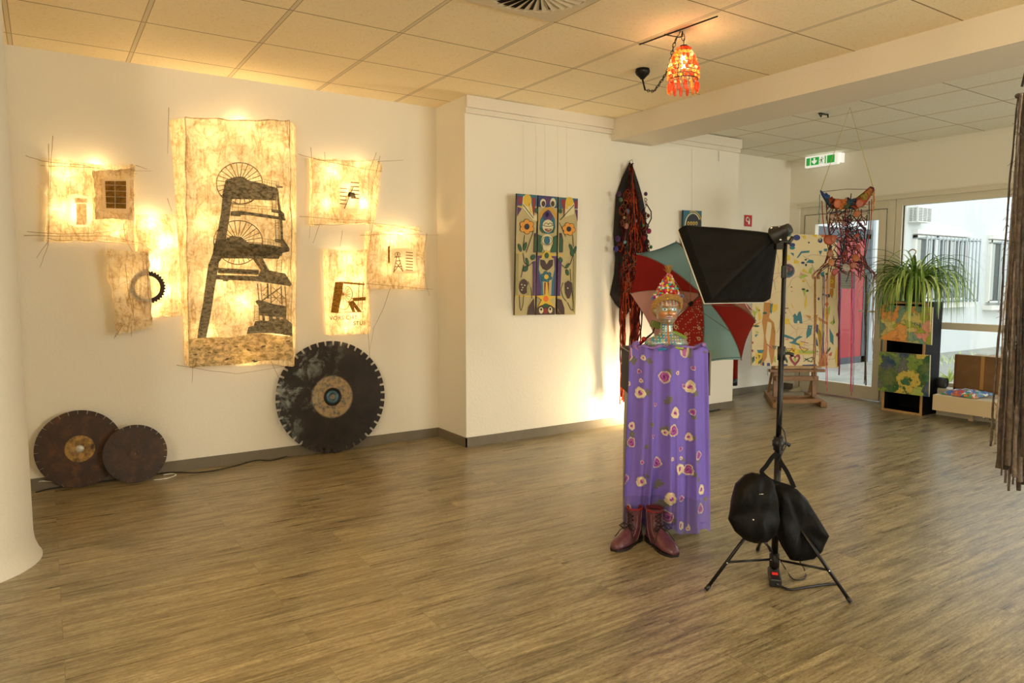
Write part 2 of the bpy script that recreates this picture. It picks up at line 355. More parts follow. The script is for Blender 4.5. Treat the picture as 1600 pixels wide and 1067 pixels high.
# ------------------------------------------------------------------ paper wall lamps
def poly_c(pts): return [Vector(p) for p in pts]
def wob(x, z, s=0.): return .006*mn.noise(Vector((x*9+s, z*9, s))) + .004*mn.noise(Vector((x*23, z*17+s, 3.1)))
def sheet(m, q, y0, y1, edge, seed, mi=0, nu=26, nv=34, sides='lrb', wallgap=.004, bulge=0., back=None, lw=None, rw=None, hole=None):
    """paper face through four pixels (tl,tr,br,bl) at distance y0 (top) / y1 (bottom), with skirts back to the wall"""
    ys = (y0, y0, y1, y1); c = [ony(p[0], p[1], y) for p, y in zip(q, ys)]
    def face(u, v):
        p = (c[0]*(1-u)+c[1]*u)*(1-v)+(c[3]*(1-u)+c[2]*u)*v
        du = math.sin(math.pi*u); dv = math.sin(math.pi*v)
        e = mn.noise(Vector((seed, u*7+seed, v*9)))*edge; e2 = mn.noise(Vector((u*8, v*6, seed+5)))*edge
        p = p.copy(); fu = abs(u-.5)*2; fv = abs(v-.5)*2
        p.x += e*fu**3; p.z += e2*fv**3 - .02*du*(1 if v < .5 else -1)*fv**2*edge/.012*.5
        p.y += wob(p.x, p.z, seed) - bulge*du*dv
        return p
    n0 = len(m.f); m.grid(face, nu, nv, mi)
    if hole:
        keep = [k for k in range(len(m.f)) if k < n0 or not (hole[0] < ((k-n0) % nu+.5)/nu < hole[1] and hole[2] < ((k-n0)//nu+.5)/nv < hole[3])]
        m.f = [m.f[k] for k in keep]; m.m = [m.m[k] for k in keep]; m.sm = [m.sm[k] for k in keep]
    wy = back or WA
    def skirt(fn, n, wl=None):
        if wl: wl = [ony(q_[0], q_[1], wy-wallgap) for q_ in wl]
        def g(u, v):
            p = fn(u); w = wy-wallgap; tx = wl[0].lerp(wl[1], u).x if wl else p.x
            out = p.lerp(Vector((tx+.012*mn.noise(Vector((u*6, seed, v))), w, p.z+.008*mn.noise(Vector((u*9, seed+2, v))))), v)
            out.z += .006*mn.noise(Vector((u*20, v*4, seed)))*math.sin(math.pi*v); return out
        m.grid(g, n, 5, mi)
    if 'l' in sides: skirt(lambda u: face(0, u), nv, lw)
    if 'r' in sides: skirt(lambda u: face(1, u), nv, rw)
    if 'b' in sides: skirt(lambda u: face(u, 1), nu)
    if 't' in sides: skirt(lambda u: face(u, 0), nu)
    return face
class Draw:
    """flat printed shapes traced on a plane y=const (or any plane)"""
    def __init__(s, o, n, th=.0012): s.m = MB(); s.o = Vector(o); s.n = Vector(n).normalized(); s.k = 0; s.th = th
    flat = False
    def P(s, p): return onp(p[0], p[1], s.o + s.n*s.k, s.n)
    def poly(s, pts, mi=0, lift=None):
        P = [s.P(p) for p in pts]
        if s.flat: s.m.add([q + s.n*s.th*(lift or 1) for q in P], [list(range(len(P)))], mi)
        else: s.m.prism(P, s.n*s.th*(lift or 1), mi)
    def ell(s, cx, cy, rx, ry=None, mi=0, n=20, rot=0, lift=None, a0=0, a1=360):
        ry = ry or rx; ca, sa = math.cos(math.radians(rot)), math.sin(math.radians(rot)); pts = []
        full = a1-a0 >= 360
        for i in range(n if full else n+1):
            a = math.radians(a0+(a1-a0)*i/n); x, y = rx*math.cos(a), ry*math.sin(a); pts.append((cx+x*ca-y*sa, cy+x*sa+y*ca))
        s.poly(pts, mi, lift)
    def line(s, pts, w, mi=0, lift=None):
        for a, b in zip(pts[:-1], pts[1:]):
            dx, dy = b[0]-a[0], b[1]-a[1]; L = math.hypot(dx, dy) or 1; nx, ny = -dy/L*w/2, dx/L*w/2
            s.poly([(a[0]+nx, a[1]+ny), (b[0]+nx, b[1]+ny), (b[0]-nx, b[1]-ny), (a[0]-nx, a[1]-ny)], mi, lift)
    def ring(s, cx, cy, rx, ry, w, mi=0, a0=0, a1=360, n=40, rot=0):
        pts = [(cx+rx*math.cos(math.radians(a0+(a1-a0)*i/n)), cy+ry*math.sin(math.radians(a0+(a1-a0)*i/n))) for i in range(n+1)]; s.line(pts, w, mi)
def tr(sc, ox, oy): return lambda pts: [(p[0]/sc+ox, p[1]/sc+oy) for p in pts]
def twigs(parent, lst, y, r=.0016):
    for pts in lst:
        P = [ony(a, b, y - .004*i) for i, (a, b) in enumerate(pts)]; Q = []
        for i in range(len(P)-1):
            for k in range(4): Q.append(P[i].lerp(P[i+1], k/4) + Vector((random.uniform(-1, 1), 0, random.uniform(-1, 1)))*.0018)
        Q.append(P[-1]); m = MB(); m.tube(Q, [r*(1-.5*i/len(Q)) for i in range(len(Q))], 5); m.build('twig', M_twig, parent)
BULB = (1, .65, .28)
def bulb(parent, px, py, y, power, size=.018):
    p = ony(px, py, y); m = MB(); m.ball(p, .013, 10, 6); m.lathe([(.009, -.014), (.009, -.035), (.012, -.036), (.012, -.05)], p, 10, 1, axis=(0, 0, 1), cap=True)
    m.build('bulb', [M_glow, M_white], parent)
    l = lamp('bulb_light', 'POINT', p + Vector((0, 0, .0)), power*1.15, BULB, size+.004); return l
PG = 'paper wall lamps with mining motifs'; Draw.flat = True   # ink printed straight on the paper
# --- tall centre panel
yT, yB = WA-.15, WA-.075
T = thing('paper_wall_lamp', 'largest glowing paper wall lamp, tall panel printed with a black winding tower', 'wall lamp', ony(360, 575, WA-.05), PG)
m = MB(); f = sheet(m, [(289, 183), (452, 189), (457, 572), (296, 572)], yT, yB, .014, 1.7, nu=34, nv=70, lw=((264, 170), (290, 572)), rw=((462, 196), (462, 572))); m.build('paper_shade', M_paper, T)
m = MB()
for (x0, y0, x1, y1, dy) in ((265, 168, 291, 184, .15), (449, 190, 461, 195, .15)):
    pass
m.tube([f(u/20, 0) + Vector((0, 0, .003)) for u in range(21)], .004, 6); m.tube([f(0, u/30) for u in range(31)], .0035, 6); m.tube([f(1, u/30) for u in range(31)], .0035, 6)
m.build('paper_seam', M_paper, T)
nrm = (ony(300, 180, yT)-ony(450, 180, yT)).cross(ony(300, 180, yT)-ony(300, 572, yB)).normalized()
if nrm.y > 0: nrm = -nrm
d = Draw(ony(370, 380, (yT+yB)/2) + nrm*.011, nrm); A = tr(6.278, 300, 230); B = tr(5.083, 300, 380)
def wheel(cx, cy, rx, ry, a0, a1, sp, w=1.5, hub=.28):
    d.ring(cx, cy, rx, ry, w, 0, a0, a1)
    for i in range(sp):
        a = a0+(a1-a0)*(i+.5)/sp; c, s_ = math.cos(math.radians(a)), math.sin(math.radians(a))
        d.line([(cx+rx*hub*c, cy+ry*hub*s_), (cx+rx*c, cy+ry*s_)], 1.2)
wheel(374, 286.5, 35.8, 32.3, 120, 375, 17); wheel(378, 286.5, 30, 32.3, 25, 120, 6); d.ring(374, 286.5, 35.8, 32.3, 1.5, 0, 20, 130)
wheel(371.8, 377.3, 38, 32.6, 150, 372, 15); wheel(371.8, 380, 34, 33, 20, 140, 8)
for pts in ([(330,320),(395,300),(420,292),(470,287),(510,292),(550,325),(620,340),(700,355),(760,380),(832,398),(832,520),(740,522),(640,515),(395,508),(300,480),(318,370)],
            [(305,420),(395,508),(385,560),(365,700),(350,800),(330,905),(300,1000),(215,1000),(235,900),(262,760),(285,640)],
            [(828,380),(848,430),(862,560),(885,680),(890,800),(895,930),(868,930),(865,800),(858,680),(838,560)],
            [(380,628),(480,622),(560,636),(700,655),(850,680),(920,702),(915,722),(820,705),(700,688),(560,668),(480,665),(475,680),(375,672)],
            [(775,605),(870,618),(905,650),(915,722),(850,712),(845,650),(780,636)],
            [(815,370),(890,385),(890,398),(830,400)], [(810,900),(900,905),(930,950),(955,990),(955,1020),(880,1020),(870,940),(815,930)],
            [(215,950),(330,900),(390,868),(480,878),(570,950),(700,968),(900,985),(890,1025),(880,1067),(200,1067)]): d.poly(A(pts))
for x0, x1, y0, y1 in ((783, 822, 512, 612), (817, 853, 712, 905)):
    d.line(A([(x0, y0), (x0+6, y1)]), 1.1); d.line(A([(x1, y0), (x1+4, y1)]), 1.1)
    for k in range(int((y1-y0)/16)): yy = y0+8+k*16; d.line(A([(x0, yy), (x1+2, yy+2)]), .8)
for a, b, yo in ((690, 850, 312), (390, 845, 560), (690, 880, 895)):
    for q in (0, 26): d.line(A([(a, yo+q), (b, yo+q+30)]), .5)
    for k in range(8): x = a+(b-a)*k/7; d.line(A([(x, yo+k*4), (x, yo+58+k*4)]), .5)
for pts in ([(175,0),(330,-12),(600,10),(712,30),(770,48),(768,66),(708,80),(688,126),(560,120),(480,122),(235,122),(215,150),(190,295),(150,560),(112,755),(40,755),(60,620),(90,460),(110,300),(130,170),(165,80)],
            [(480,122),(560,120),(612,215),(740,240),(792,322),(780,342),(700,330),(520,303),(525,260),(545,215)],
            [(205,195),(300,200),(530,212),(530,250),(205,238)], [(190,250),(530,262),(530,302),(290,292),(285,302),(248,300),(240,290),(190,288)],
            [(500,462),(520,450),(560,455),(640,482),(750,500),(748,592),(530,572),(530,500)],
            [(435,720),(448,665),(490,655),(500,620),(540,612),(600,618),(640,598),(700,606),(745,598),(795,640),(797,738),(700,722),(560,712)],
            [(556,572),(576,572),(580,615),(560,615)], [(610,578),(640,580),(640,612),(612,612)], [(665,585),(695,588),(695,606),(668,606)], [(722,590),(748,590),(750,620),(725,610)]): d.poly(B(pts))
d.poly(B([(512,125),(545,125),(575,205),(560,215)]), 1)
for a, b, w in (((520,318),(532,460),1.6), ((546,320),(556,460),1.2), ((600,318),(603,440),3), ((625,322),(628,480),1.6), ((708,335),(716,492),1.6), ((738,338),(748,500),1.4), ((548,462),(712,345),2),
                ((640,350),(740,440),1), ((560,380),(600,340),.8), ((560,420),(600,380),.8), ((630,400),(712,480),.9), ((630,430),(740,438),.8), ((560,400),(625,440),.8), ((500,490),(492,622),.9), ((530,500),(536,612),.9), ((630,470),(712,400),.9)):
    d.line(B([a, b]), w)
for k in range(9): d.line(B([(498, 500+k*13), (532, 504+k*13)]), .8)
for x in (668, 708): d.line(B([(x+8, 126), (x, 226)]), 1)
for k in range(8): d.line(B([(668+6-k*.8, 135+k*12), (712-k*.6, 137+k*12)]), .7)
d.poly(B([(-25,758),(110,745),(300,750),(450,722),(560,716),(797,742),(800,950),(770,930),(560,930),(350,965),(60,980),(-20,990)]), 2)
for i in range(26):
    x, y = random.uniform(-5, 780), random.uniform(770, 940); s_ = random.uniform(5, 22); d.ell(x/5.083+300, y/5.083+380, s_/5.083, s_/14, n=7, rot=random.uniform(-20, 20), lift=1.6)
d.m.build('printed_winding_tower', [M_ink, M_paper, M_earth], T)
for x, y, w in ((320, 215, 1.7), (375, 198, 2.4), (425, 235, 1.5), (325, 275, 1.2), (395, 300, 1.5), (318, 350, 1.7), (370, 395, 1.6), (440, 330, 1.2), (330, 440, 2.0), (430, 430, 1.3), (375, 475, 2.2), (320, 520, 1.1), (430, 525, 1.6), (380, 556, 1.4)): bulb(T, x, y, WA-.025, w)
twigs(T, [[(276,570),(320,578),(370,584),(420,576),(462,570)], [(302,560),(300,598)], [(308,560),(304,575)], [(424,565),(438,596)], [(353,225),(353,256)], [(428,235),(430,300)], [(264,168),(262,240)]], WA-.09)
# --- upper left square lamp
T = thing('paper_wall_lamp', 'glowing paper wall lamp near the column with a pale pillar and a dark barred window', 'wall lamp', ony(140, 385, WA-.04), PG)
m = MB(); f = sheet(m, [(78, 246), (211, 258), (209, 380), (72, 378)], WA-.10, WA-.09, .014, 4.2, nu=30, nv=28, hole=(.23, .47, .47, .77)); m.build('paper_shade', M_paper, T)
m = MB(); sheet(m, [(146, 266), (209, 262), (208, 344), (150, 342)], WA-.135, WA-.125, .010, 6.1, nu=16, nv=18, sides='lrtb', back=WA-.10); m.build('raised_paper_box', M_paper, T)
d = Draw((0, WA-.150, 0), (0, -1, 0)); d.poly([(160,278),(203,280),(202,330),(160,328)], 1)
d.k = .0015; d.poly([(164,283),(197,283),(197,326),(166,325)], 0)
d.k = .003; d.line([(179.5,283),(180,326)], 1.4, 2)
for y in (289, 298, 307, 317): d.line([(164, y), (197, y+1)], .9, 2)
d.m.build('printed_barred_window', [M_ink2, M_pale, M_pale], T)
d = Draw((0, WA-.115, 0), (0, -1, 0)); d.poly([(105,305),(118,303),(132,306),(144,309),(146,322),(144,345),(137,354),(122,355),(107,351),(103,340),(105,325)], 0)
d.k = .002; d.poly([(119,318),(135,318),(136,352),(119,351)], 1); d.poly([(116,309),(136,310),(137,317),(117,317)], 1)
d.m.build('printed_pillar', [M_pale, M_paper], T)
for x, y, w in ((100, 272, 1.6), (150, 262, 1.1), (122, 335, 2.4), (95, 330, 1.0), (180, 360, .9), (176, 305, .7)): bulb(T, x, y, WA-.04, w)
twigs(T, [[(82,212),(80,250),(78,300),(76,384)], [(76,225),(75,384),(62,418)], [(40,243),(66,252),(130,258),(160,266),(238,267)], [(64,259),(150,262),(214,272)], [(42,362),(100,366),(150,364),(196,358)], [(38,368),(110,369),(170,369),(220,380),(243,396)],
          [(193,350),(197,375),(214,406)], [(76,376),(57,403)], [(205,262),(208,300),(210,340)], [(212,258),(230,264)], [(74,372),(90,376),(140,376),(215,382)]], WA-.118)
# --- lower left two-sheet lamp
T = thing('paper_wall_lamp', 'glowing paper wall lamp of two overlapping hanging sheets holding a dark toothed ring', 'wall lamp', ony(215, 520, WA-.04), PG)
m = MB(); sheet(m, [(213, 333), (270, 333), (280, 494), (218, 499)], WA-.085, WA-.08, .014, 9.4, nu=20, nv=40, lw=((208, 335), (214, 498)), rw=((276, 335), (284, 494))); m.build('paper_shade', M_paper, T)
m = MB(); sheet(m, [(166, 388), (234, 390), (238, 514), (184, 524)], WA-.135, WA-.12, .016, 12.7, nu=20, nv=34, sides='lr', back=WA-.02); m.build('front_paper_sheet', M_paper, T)
c = ony(230.5, 448.6, WA-.112); R0 = .112; m = MB(); n = 32; V = []
for i in range(n*2):
    a = math.pi*i/n; r = R0 if i % 2 else R0-.012
    V.append(c + Vector((r*math.cos(a), 0, r*math.sin(a)*1.0)))
for i in range(n*2):
    a = math.pi*i/n; V.append(c + Vector(((R0-.036)*math.cos(a), 0, (R0-.036)*math.sin(a))))
N = n*2; m.add(V+[v+Vector((0, -.004, 0)) for v in V], [(i, (i+1) % N, N+(i+1) % N, N+i) for i in range(N)] + [(2*N+i, 3*N+i, 3*N+(i+1) % N, 2*N+(i+1) % N) for i in range(N)] + [(i, 2*N+i, 2*N+(i+1) % N, (i+1) % N) for i in range(N)])
m.build('toothed_ring', mat('burnt_ring', '2c1708', .6, .3), T)
for x, y, w in ((235, 348, 2.2), (256, 380, 2.2), (240, 415, 2.4), (258, 455, 1.9), (240, 485, 1.0), (205, 440, .7)): bulb(T, x, y, WA-.035, w)
twigs(T, [[(262,310),(268,330)], [(182,520),(178,530)], [(205,510),(206,526)], [(195,400),(200,450),(212,512)], [(228,395),(232,460),(238,500)], [(180,527),(192,508)]], WA-.13)
# --- upper right square lamp
T = thing('paper_wall_lamp', 'square glowing paper wall lamp with crossed twigs, highest one right of the winding tower panel', 'wall lamp', ony(535, 354, WA-.04), PG)
m = MB(); f = sheet(m, [(490, 245), (586, 250), (580, 350), (489, 352)], WA-.10, WA-.09, .013, 15.2, nu=24, nv=26, hole=(.46, .70, .40, .74), rw=((597, 262), (586, 345)), lw=((483, 244), (484, 352))); m.build('paper_shade', M_paper, T)
d = Draw((0, WA-.116, 0), (0, -1, 0)); d.poly([(533,284),(545,279),(560,283),(562,300),(560,330),(540,331),(528,324),(529,305)], 1)
d.k = .002
for y in (285, 291, 297, 303, 309): d.line([(548, y), (561, y+1)], 1.6); d.line([(531, y+9), (542, y+10)], 1.4)
d.poly([(545,300),(554,301),(556,309),(543,307)], 2); d.line([(550,290),(534,328)], 4, 1); d.k = .003; d.line([(552,292),(538,326)], 1.2)
d.m.build('printed_machinery', [M_ink2, M_pale, M_ink], T)
for x, y, w in ((515, 270, 1.8), (560, 262, .8), (508, 320, 1.5), (562, 320, 2.4), (540, 300, 1.2)): bulb(T, x, y, WA-.04, w)
twigs(T, [[(486,230),(489,280),(486,340),(483,372)], [(466,241),(500,250),(560,252),(592,249)], [(588,238),(576,270),(576,350)], [(594,244),(580,300),(578,360)], [(468,338),(530,343),(585,345)], [(484,350),(520,352),(575,346)], [(535,360),(531,386)],
          [(507,238),(508,250),(511,285)], [(499,352),(489,380)], [(590,252),(630,250)], [(490,248),(560,262),(598,268)]], WA-.115)
# --- middle right square lamp
T = thing('paper_wall_lamp', 'smaller square glowing paper wall lamp showing a tiny winding tower beside a shutter', 'wall lamp', ony(620, 456, WA-.04), PG)
m = MB(); f = sheet(m, [(578, 361), (664, 368), (664, 453), (574, 452)], WA-.11, WA-.10, .011, 18.9, nu=24, nv=24, hole=(.42, .80, .32, .67)); m.build('paper_shade', M_paper, T)
m = MB(); sheet(m, [(583, 348), (655, 354), (655, 366), (583, 362)], WA-.05, WA-.10, .008, 21.9, nu=16, nv=6, sides=''); m.build('paper_flap', M_paper, T)
d = Draw((0, WA-.126, 0), (0, -1, 0)); d.poly([(611,388),(636,387),(650,394),(650,427),(613,427)], 1); d.k = .002
for a in ([(621,395),(615,426)], [(621,395),(629,424)], [(618,408),(626,407)], [(616,417),(628,416)], [(616,424),(626,410)], [(630,424),(618,410)], [(616,402),(627,401)]): d.line(a, 1.1)
d.ring(621, 398, 4, 4, 1, n=10)
for k in range(7): d.line([(634, 394+k*4.6), (645, 395+k*4.6)], 1.3)
d.poly([(606,385),(609,384),(609,410),(606,412)], 0)
d.m.build('printed_tower_scene', [M_ink2, M_pale], T)
for x, y, w in ((605, 375, 2.0), (630, 372, 1.3), (640, 430, .8), (600, 420, .7)): bulb(T, x, y, WA-.04, w)
twigs(T, [[(582,350),(578,380),(574,420),(576,450)], [(562,368),(600,366),(640,366),(685,367)], [(667,364),(662,400),(665,440),(671,462)], [(572,443),(620,447),(676,452)], [(610,450),(600,480),(584,512),(578,545)], [(580,348),(618,352),(660,362)], [(575,520),(578,560)]], WA-.12)
# --- low slim lamp with lettering
T = thing('paper_wall_lamp', 'slim upright glowing paper wall lamp with lettering, hanging just above the big saw blade', 'wall lamp', ony(542, 526, WA-.04), PG)
m = MB(); f = sheet(m, [(513, 389), (570, 390), (572, 522), (516, 524)], WA-.10, WA-.10, .009, 25.1, nu=18, nv=36, lw=((504, 387), (509, 525)), rw=((575, 392), (579, 522))); m.build('paper_shade', M_paper, T)
yl = WA-.116; d = Draw((0, yl, 0), (0, -1, 0)); Z = tr(3.1375, 460, 220)
for pts in ([(200,692),(240,690),(235,745),(225,790),(215,845),(178,842)], [(240,690),(345,700),(345,708),(240,700)], [(282,770),(350,765),(350,782),(290,786)], [(262,790),(288,782),(330,838),(310,840),(292,815),(298,838),(284,838)]): d.poly(Z(pts))
d.ring(541, 459.5, 9.5, 12.5, 1, 0, -90, 90, 14)
for k in range(9): a = math.radians(-80+k*20); d.line([(535, 459.5), (535+13*math.cos(a), 459.5+13*math.sin(a))], .7)
d.ring(537, 476, 8, 8, .8, 0, 0, 170, 8)
for x in (310, 330): d.line(Z([(x+8, 690), (x, 830)]), 1)
d.line(Z([(195,842),(340,838)]), .8)
d.m.build('printed_headgear', [M_ink2], T)
def text(s, loc, size, mt, name, parent=None, rotz=0, shear=0, org=None):
    cu = bpy.data.curves.new(name, 'FONT'); cu.body = s; cu.size = size; cu.extrude = .0004; cu.space_character = 1.1
    o = bpy.data.objects.new(name, cu); C.objects.link(o); dg = bpy.context.evaluated_depsgraph_get(); me = bpy.data.meshes.new_from_object(o.evaluated_get(dg)); bpy.data.objects.remove(o)
    me.materials.clear(); me.materials.append(mt); o2 = bpy.data.objects.new(name, me); C.objects.link(o2)
    me.transform(Matrix.Translation(Vector(loc)-Vector(parent['_o'])) @ Matrix.Rotation(rotz, 4, 'Z') @ Matrix.Rotation(math.radians(90), 4, 'X')); o2.parent = parent; return o2
text('VORSICHT', ony(515, 500, yl), .043, M_inkt, 'lettering', T); text('STUF', ony(552, 508, yl), .043, M_inkt, 'lettering', T)
for x, y, w in ((542, 405, 1.8), (530, 440, 1.3), (555, 440, 1.3), (528, 480, 1.0), (550, 490, 1.3), (535, 512, 1.2)): bulb(T, x, y, WA-.035, w)

Draw.flat = False
# ------------------------------------------------------------------ saw blades
def blade_mat(name, stops, hubstops, r_hub, scale=9, dirt=None):
    b = NB(name); tc = b.new('TexCoord'); v = tc.outputs['Object']; n1 = b.noise(v, scale, 7, .7, .4); n2 = b.noise(v, 30, 4, .6)
    base = b.ramp(n1.outputs[0], stops); ln = b.new('VectorMath', operation='LENGTH'); b.L(v, ln.inputs[0])
    wr = b.math('MULTIPLY_ADD', n2.outputs[0], .02, ln.outputs['Value'])
    hub = b.ramp(n2.outputs[0], hubstops); f = b.ramp(wr, [(0, (1, 1, 1, 1)), (r_hub, (1, 1, 1, 1)), (r_hub+.012, (0, 0, 0, 1))])
    c = b.mix(f, base, hub)
    if dirt:
        n3 = b.noise(v, 7, 5, .7, .6); g = b.new('SeparateXYZ'); b.L(v, g.inputs[0])
        side = b.math('SUBTRACT', b.math('MULTIPLY', g.outputs[2], 1.2), b.math('MULTIPLY', g.outputs[0], 2.2)); k = b.math('MULTIPLY', b.ramp(n3.outputs[0], [(.5, (0, 0, 0, 1)), (.68, (1, 1, 1, 1))]), b.math('MAXIMUM', side, 0))
        c = b.mix(b.math('MINIMUM', k, .5), c, H(dirt))
    b.L(c, b.p.inputs['Base Color']); b.p.inputs['Roughness'].default_value = .55; b.p.inputs['Metallic'].default_value = .25; b.bump(n2.outputs[0], .4, .004); return b.m
def blade(name, label, c, R, hole, teeth, slot, notch_w, bm, boss=None, tilt=6, thick=.006, steps=None):
    """disc standing in x-z plane at c, with gullets cut in the rim"""
    T = thing(name, label, 'saw blade', (c.x, c.y, c.z), 'old circular saw blades'); m = MB(); V = []; n = teeth
    for i in range(n):
        a0 = 2*math.pi*i/n; w = notch_w/R
        for a, r in ((a0-w/2, R), (a0-w/2, R-slot*.6), (a0-w*.75, R-slot*.8), (a0-w*.3, R-slot), (a0+w*.3, R-slot), (a0+w*.75, R-slot*.8), (a0+w/2, R-slot*.6), (a0+w/2, R)): V.append((r*math.cos(a), r*math.sin(a)))
        for k in range(1, 4):
            a = a0+w/2+(2*math.pi/n-w)*k/4; V.append((R*math.cos(a), R*math.sin(a)))
    N = len(V); inner = [(hole*math.cos(math.atan2(y, x)), hole*math.sin(math.atan2(y, x))) for x, y in V]
    rt = Matrix.Rotation(math.radians(-tilt), 3, 'X'); Q = lambda x, z, y: c + rt @ Vector((x, y, z))
    P = [Q(x, z, -thick/2) for x, z in V] + [Q(x, z, -thick/2) for x, z in inner] + [Q(x, z, thick/2) for x, z in V] + [Q(x, z, thick/2) for x, z in inner]
    F = []
    for i in range(N):
        j = (i+1) % N; F += [(i, j, N+j, N+i), (2*N+j, 2*N+i, 3*N+i, 3*N+j), (i, 2*N+i, 2*N+j, j), (N+i, N+j, 3*N+j, 3*N+i)]
    m.add(P, F); m.build('disc', bm, T)
    ax = rt @ Vector((0, -1, 0))
    if boss:
        for nm, prof, mt in boss:
            m = MB(); m.lathe(prof, c, 40, axis=ax); m.build(nm, mt, T)
    return T
bm = blade_mat('dark_steel', [(.3, '120d09'), (.5, '241a12'), (.7, '33261c')], [(.3, '3e525c'), (.5, '9c8560'), (.62, 'b09468'), (.75, '4d6874')], .165, 8, 'aab0a8')
R = .432; tl = 6
c = Vector((ony(521, 619, 5.30).x, 5.325, R*math.cos(math.radians(tl))+.004))
M_blue = mat('worn_blue_steel', '41606e', .45, .4, var=.3, vscale=40); 
blade('saw_blade', 'largest saw blade, dark steel with square teeth and a blue and sandy hub', c, R, .02, 42, .034, .017, bm,
      [('hub_ring', [(.052, .002), (.066, .004), (.07, .010), (.066, .016), (.056, .016), (.05, .008)], mat('dark_ring', '22201e', .4, .6)), ('hub_plate', [(.022, .003), (.024, .012), (.04, .013), (.05, .008)], M_blue)], tilt=tl)
rust = blade_mat('rusty_steel', [(.3, '1e140c'), (.5, '39220f'), (.62, '54300f'), (.75, '2c1b0e')], [(.35, '6f6f66'), (.5, '3a2412'), (.62, 'ac8346'), (.75, 'b7b09c')], .085, 7)
rust_f = mat('worn_flange', 'a8823e', .5, .4, col2='3c2614', vscale=22)
rust2 = blade_mat('dull_rusty_steel', [(.3, '1d1510'), (.5, '35231a'), (.65, '4b2f1c'), (.8, '2a1c13')], [(.35, '5a3418'), (.6, '3a2412'), (.75, '7a7a74')], .032, 9)
p = ony(125, 702, 5.28); R = .248
blade('saw_blade', 'rusty saw blade with a big bright centre hole, leftmost by the column', Vector((p.x, 5.31, R*.996+.002)), R, .025, 28, .024, .003, rust,
      [('flange', [(.024, .004), (.035, .007), (.085, .004)], rust_f), ('centre_disc', [(0, .006), (.021, .006), (.024, .003)], mat('pale_steel', 'b4b2a6', .4, .3))], tilt=5, thick=.005)
p = ony(212, 706, 5.22); R = .190
blade('saw_blade', 'smallest rusty saw blade, standing half in front of the other rusty one', Vector((p.x, 5.235, R*.99+.002)), R, .006, 26, .018, .0025, rust2,
      [('flange', [(.008, .003), (.02, .006), (.045, .003)], rust2)], tilt=8, thick=.005)
# cables along the baseboard
def cable(name, label, pts, r, mt, cat='cable', sm=6):
    P = [Vector(p) for p in pts]; Q = []
    for i in range(len(P)-1):
        a, b_ = P[i], P[i+1]; a0 = P[max(i-1, 0)]; b1 = P[min(i+2, len(P)-1)]
        for k in range(sm):
            t = k/sm; Q.append(.5*((2*a)+(b_-a0)*t+(2*a0-5*a+4*b_-b1)*t*t+(3*a-a0-3*b_+b1)*t**3))
    Q.append(P[-1]); m = MB(); m.tube(Q, r, 6); o = m.build(name, mt, org=Q[0])
    if cat: tag(o, label, cat)
    return o
fz = lambda x, y: onz(x, y, .005)
cable('black_cable', 'black cable snaking along the baseboard from the big saw blade', [fz(478,700), fz(455,710), fz(425,719), fz(400,719), fz(370,727), fz(340,734), fz(310,738), fz(280,738), Vector((.66, 5.352, .005)), Vector((.5, 5.354, .005)), Vector((.2, 5.354, .005)), Vector((0, 5.35, .005)), fz(56,769)], .004, M_black)
cable('white_cable', 'thin white cable curling beside the small rusty saw blade', [fz(240,750), fz(262,747), fz(275,742), fz(268,740), fz(255,742)], .0028, M_white)
cable('white_cable', 'white cable loop between the column and the largest rusty blade', [fz(52,757), ony(62,752,5.36), ony(75,752,5.36), ony(88,754,5.34), fz(100,760)], .003, M_white)

# ------------------------------------------------------------------ triptych on the centre wall
def palette(d): return [mat('paint_'+k, v, .5) for k, v in d.items()], {k: i for i, k in enumerate(d)}
pm, pi_ = palette(dict(cream='ab9b6a', pale='c8be92', black='0c0b0e', yellow='c9a524', gold='b88a1c', orange='cf8a1a', red='7c1a10', blue='1f2c66', teal='1b5a6c', green='1c4a22', purple='4a2458', brown='3a2016', olive='8f8650', orange2='d0641a'))
c0 = ony(804, 492, WB-.03); tiltn = Vector((0, -1, -.10)).normalized()
T = thing('wall_painting', 'upright painting in three narrow panels, yellow flowers around a laughing figure', 'painting', c0)
def panel_px(x):   # outlines of each panel in the zoom crop (scale 4.267, origin 780,270)
    return x
Z = tr(4.267, 780, 270)
U = tr(10.667, 795, 295); V_ = tr(9.7, 795, 390)
def base_panel(tlx, tly, trx, try_, brx, bry, blx, bly):
    d = Draw(c0, tiltn, .0016); P = [d.P(p) for p in Z([(tlx, tly), (trx, try_), (brx, bry), (blx, bly)])]; d.m.prism([q - d.n*.018 for q in P], d.n*.018, pi_['cream'], pi_['black']); d.k = 0; return d
def rel(d, fn, scale=1): pass
def leafp(d, fn, cx, cy, rx, ry, rot, c='green', sc=1):
    (x, y), = fn([(cx, cy)]); d.ell(x, y, rx/sc, ry/sc, pi_['black'], 12, rot); d.k += .0008; d.ell(x, y, rx/sc*.86, ry/sc*.84, pi_[c], 12, rot); d.k -= .0008
def flowerp(d, fn, cx, cy, R, n, c, cc, sc, pr=.42, rot=0):
    for k in range(n):
        a = 2*math.pi*k/n+rot; (x, y), = fn([(cx+R*.62*math.cos(a), cy+R*.62*math.sin(a))]); d.ell(x, y, R*pr/sc, R*pr/sc, pi_['black'], 12)
    d.k += .0006
    for k in range(n):
        a = 2*math.pi*k/n+rot; (x, y), = fn([(cx+R*.62*math.cos(a), cy+R*.62*math.sin(a))]); d.ell(x, y, R*pr*.84/sc, R*pr*.84/sc, pi_[c], 12)
    d.k += .0006; (x, y), = fn([(cx, cy)]); d.ell(x, y, R*.36/sc, R*.4/sc, pi_[cc], 14); d.k -= .0012
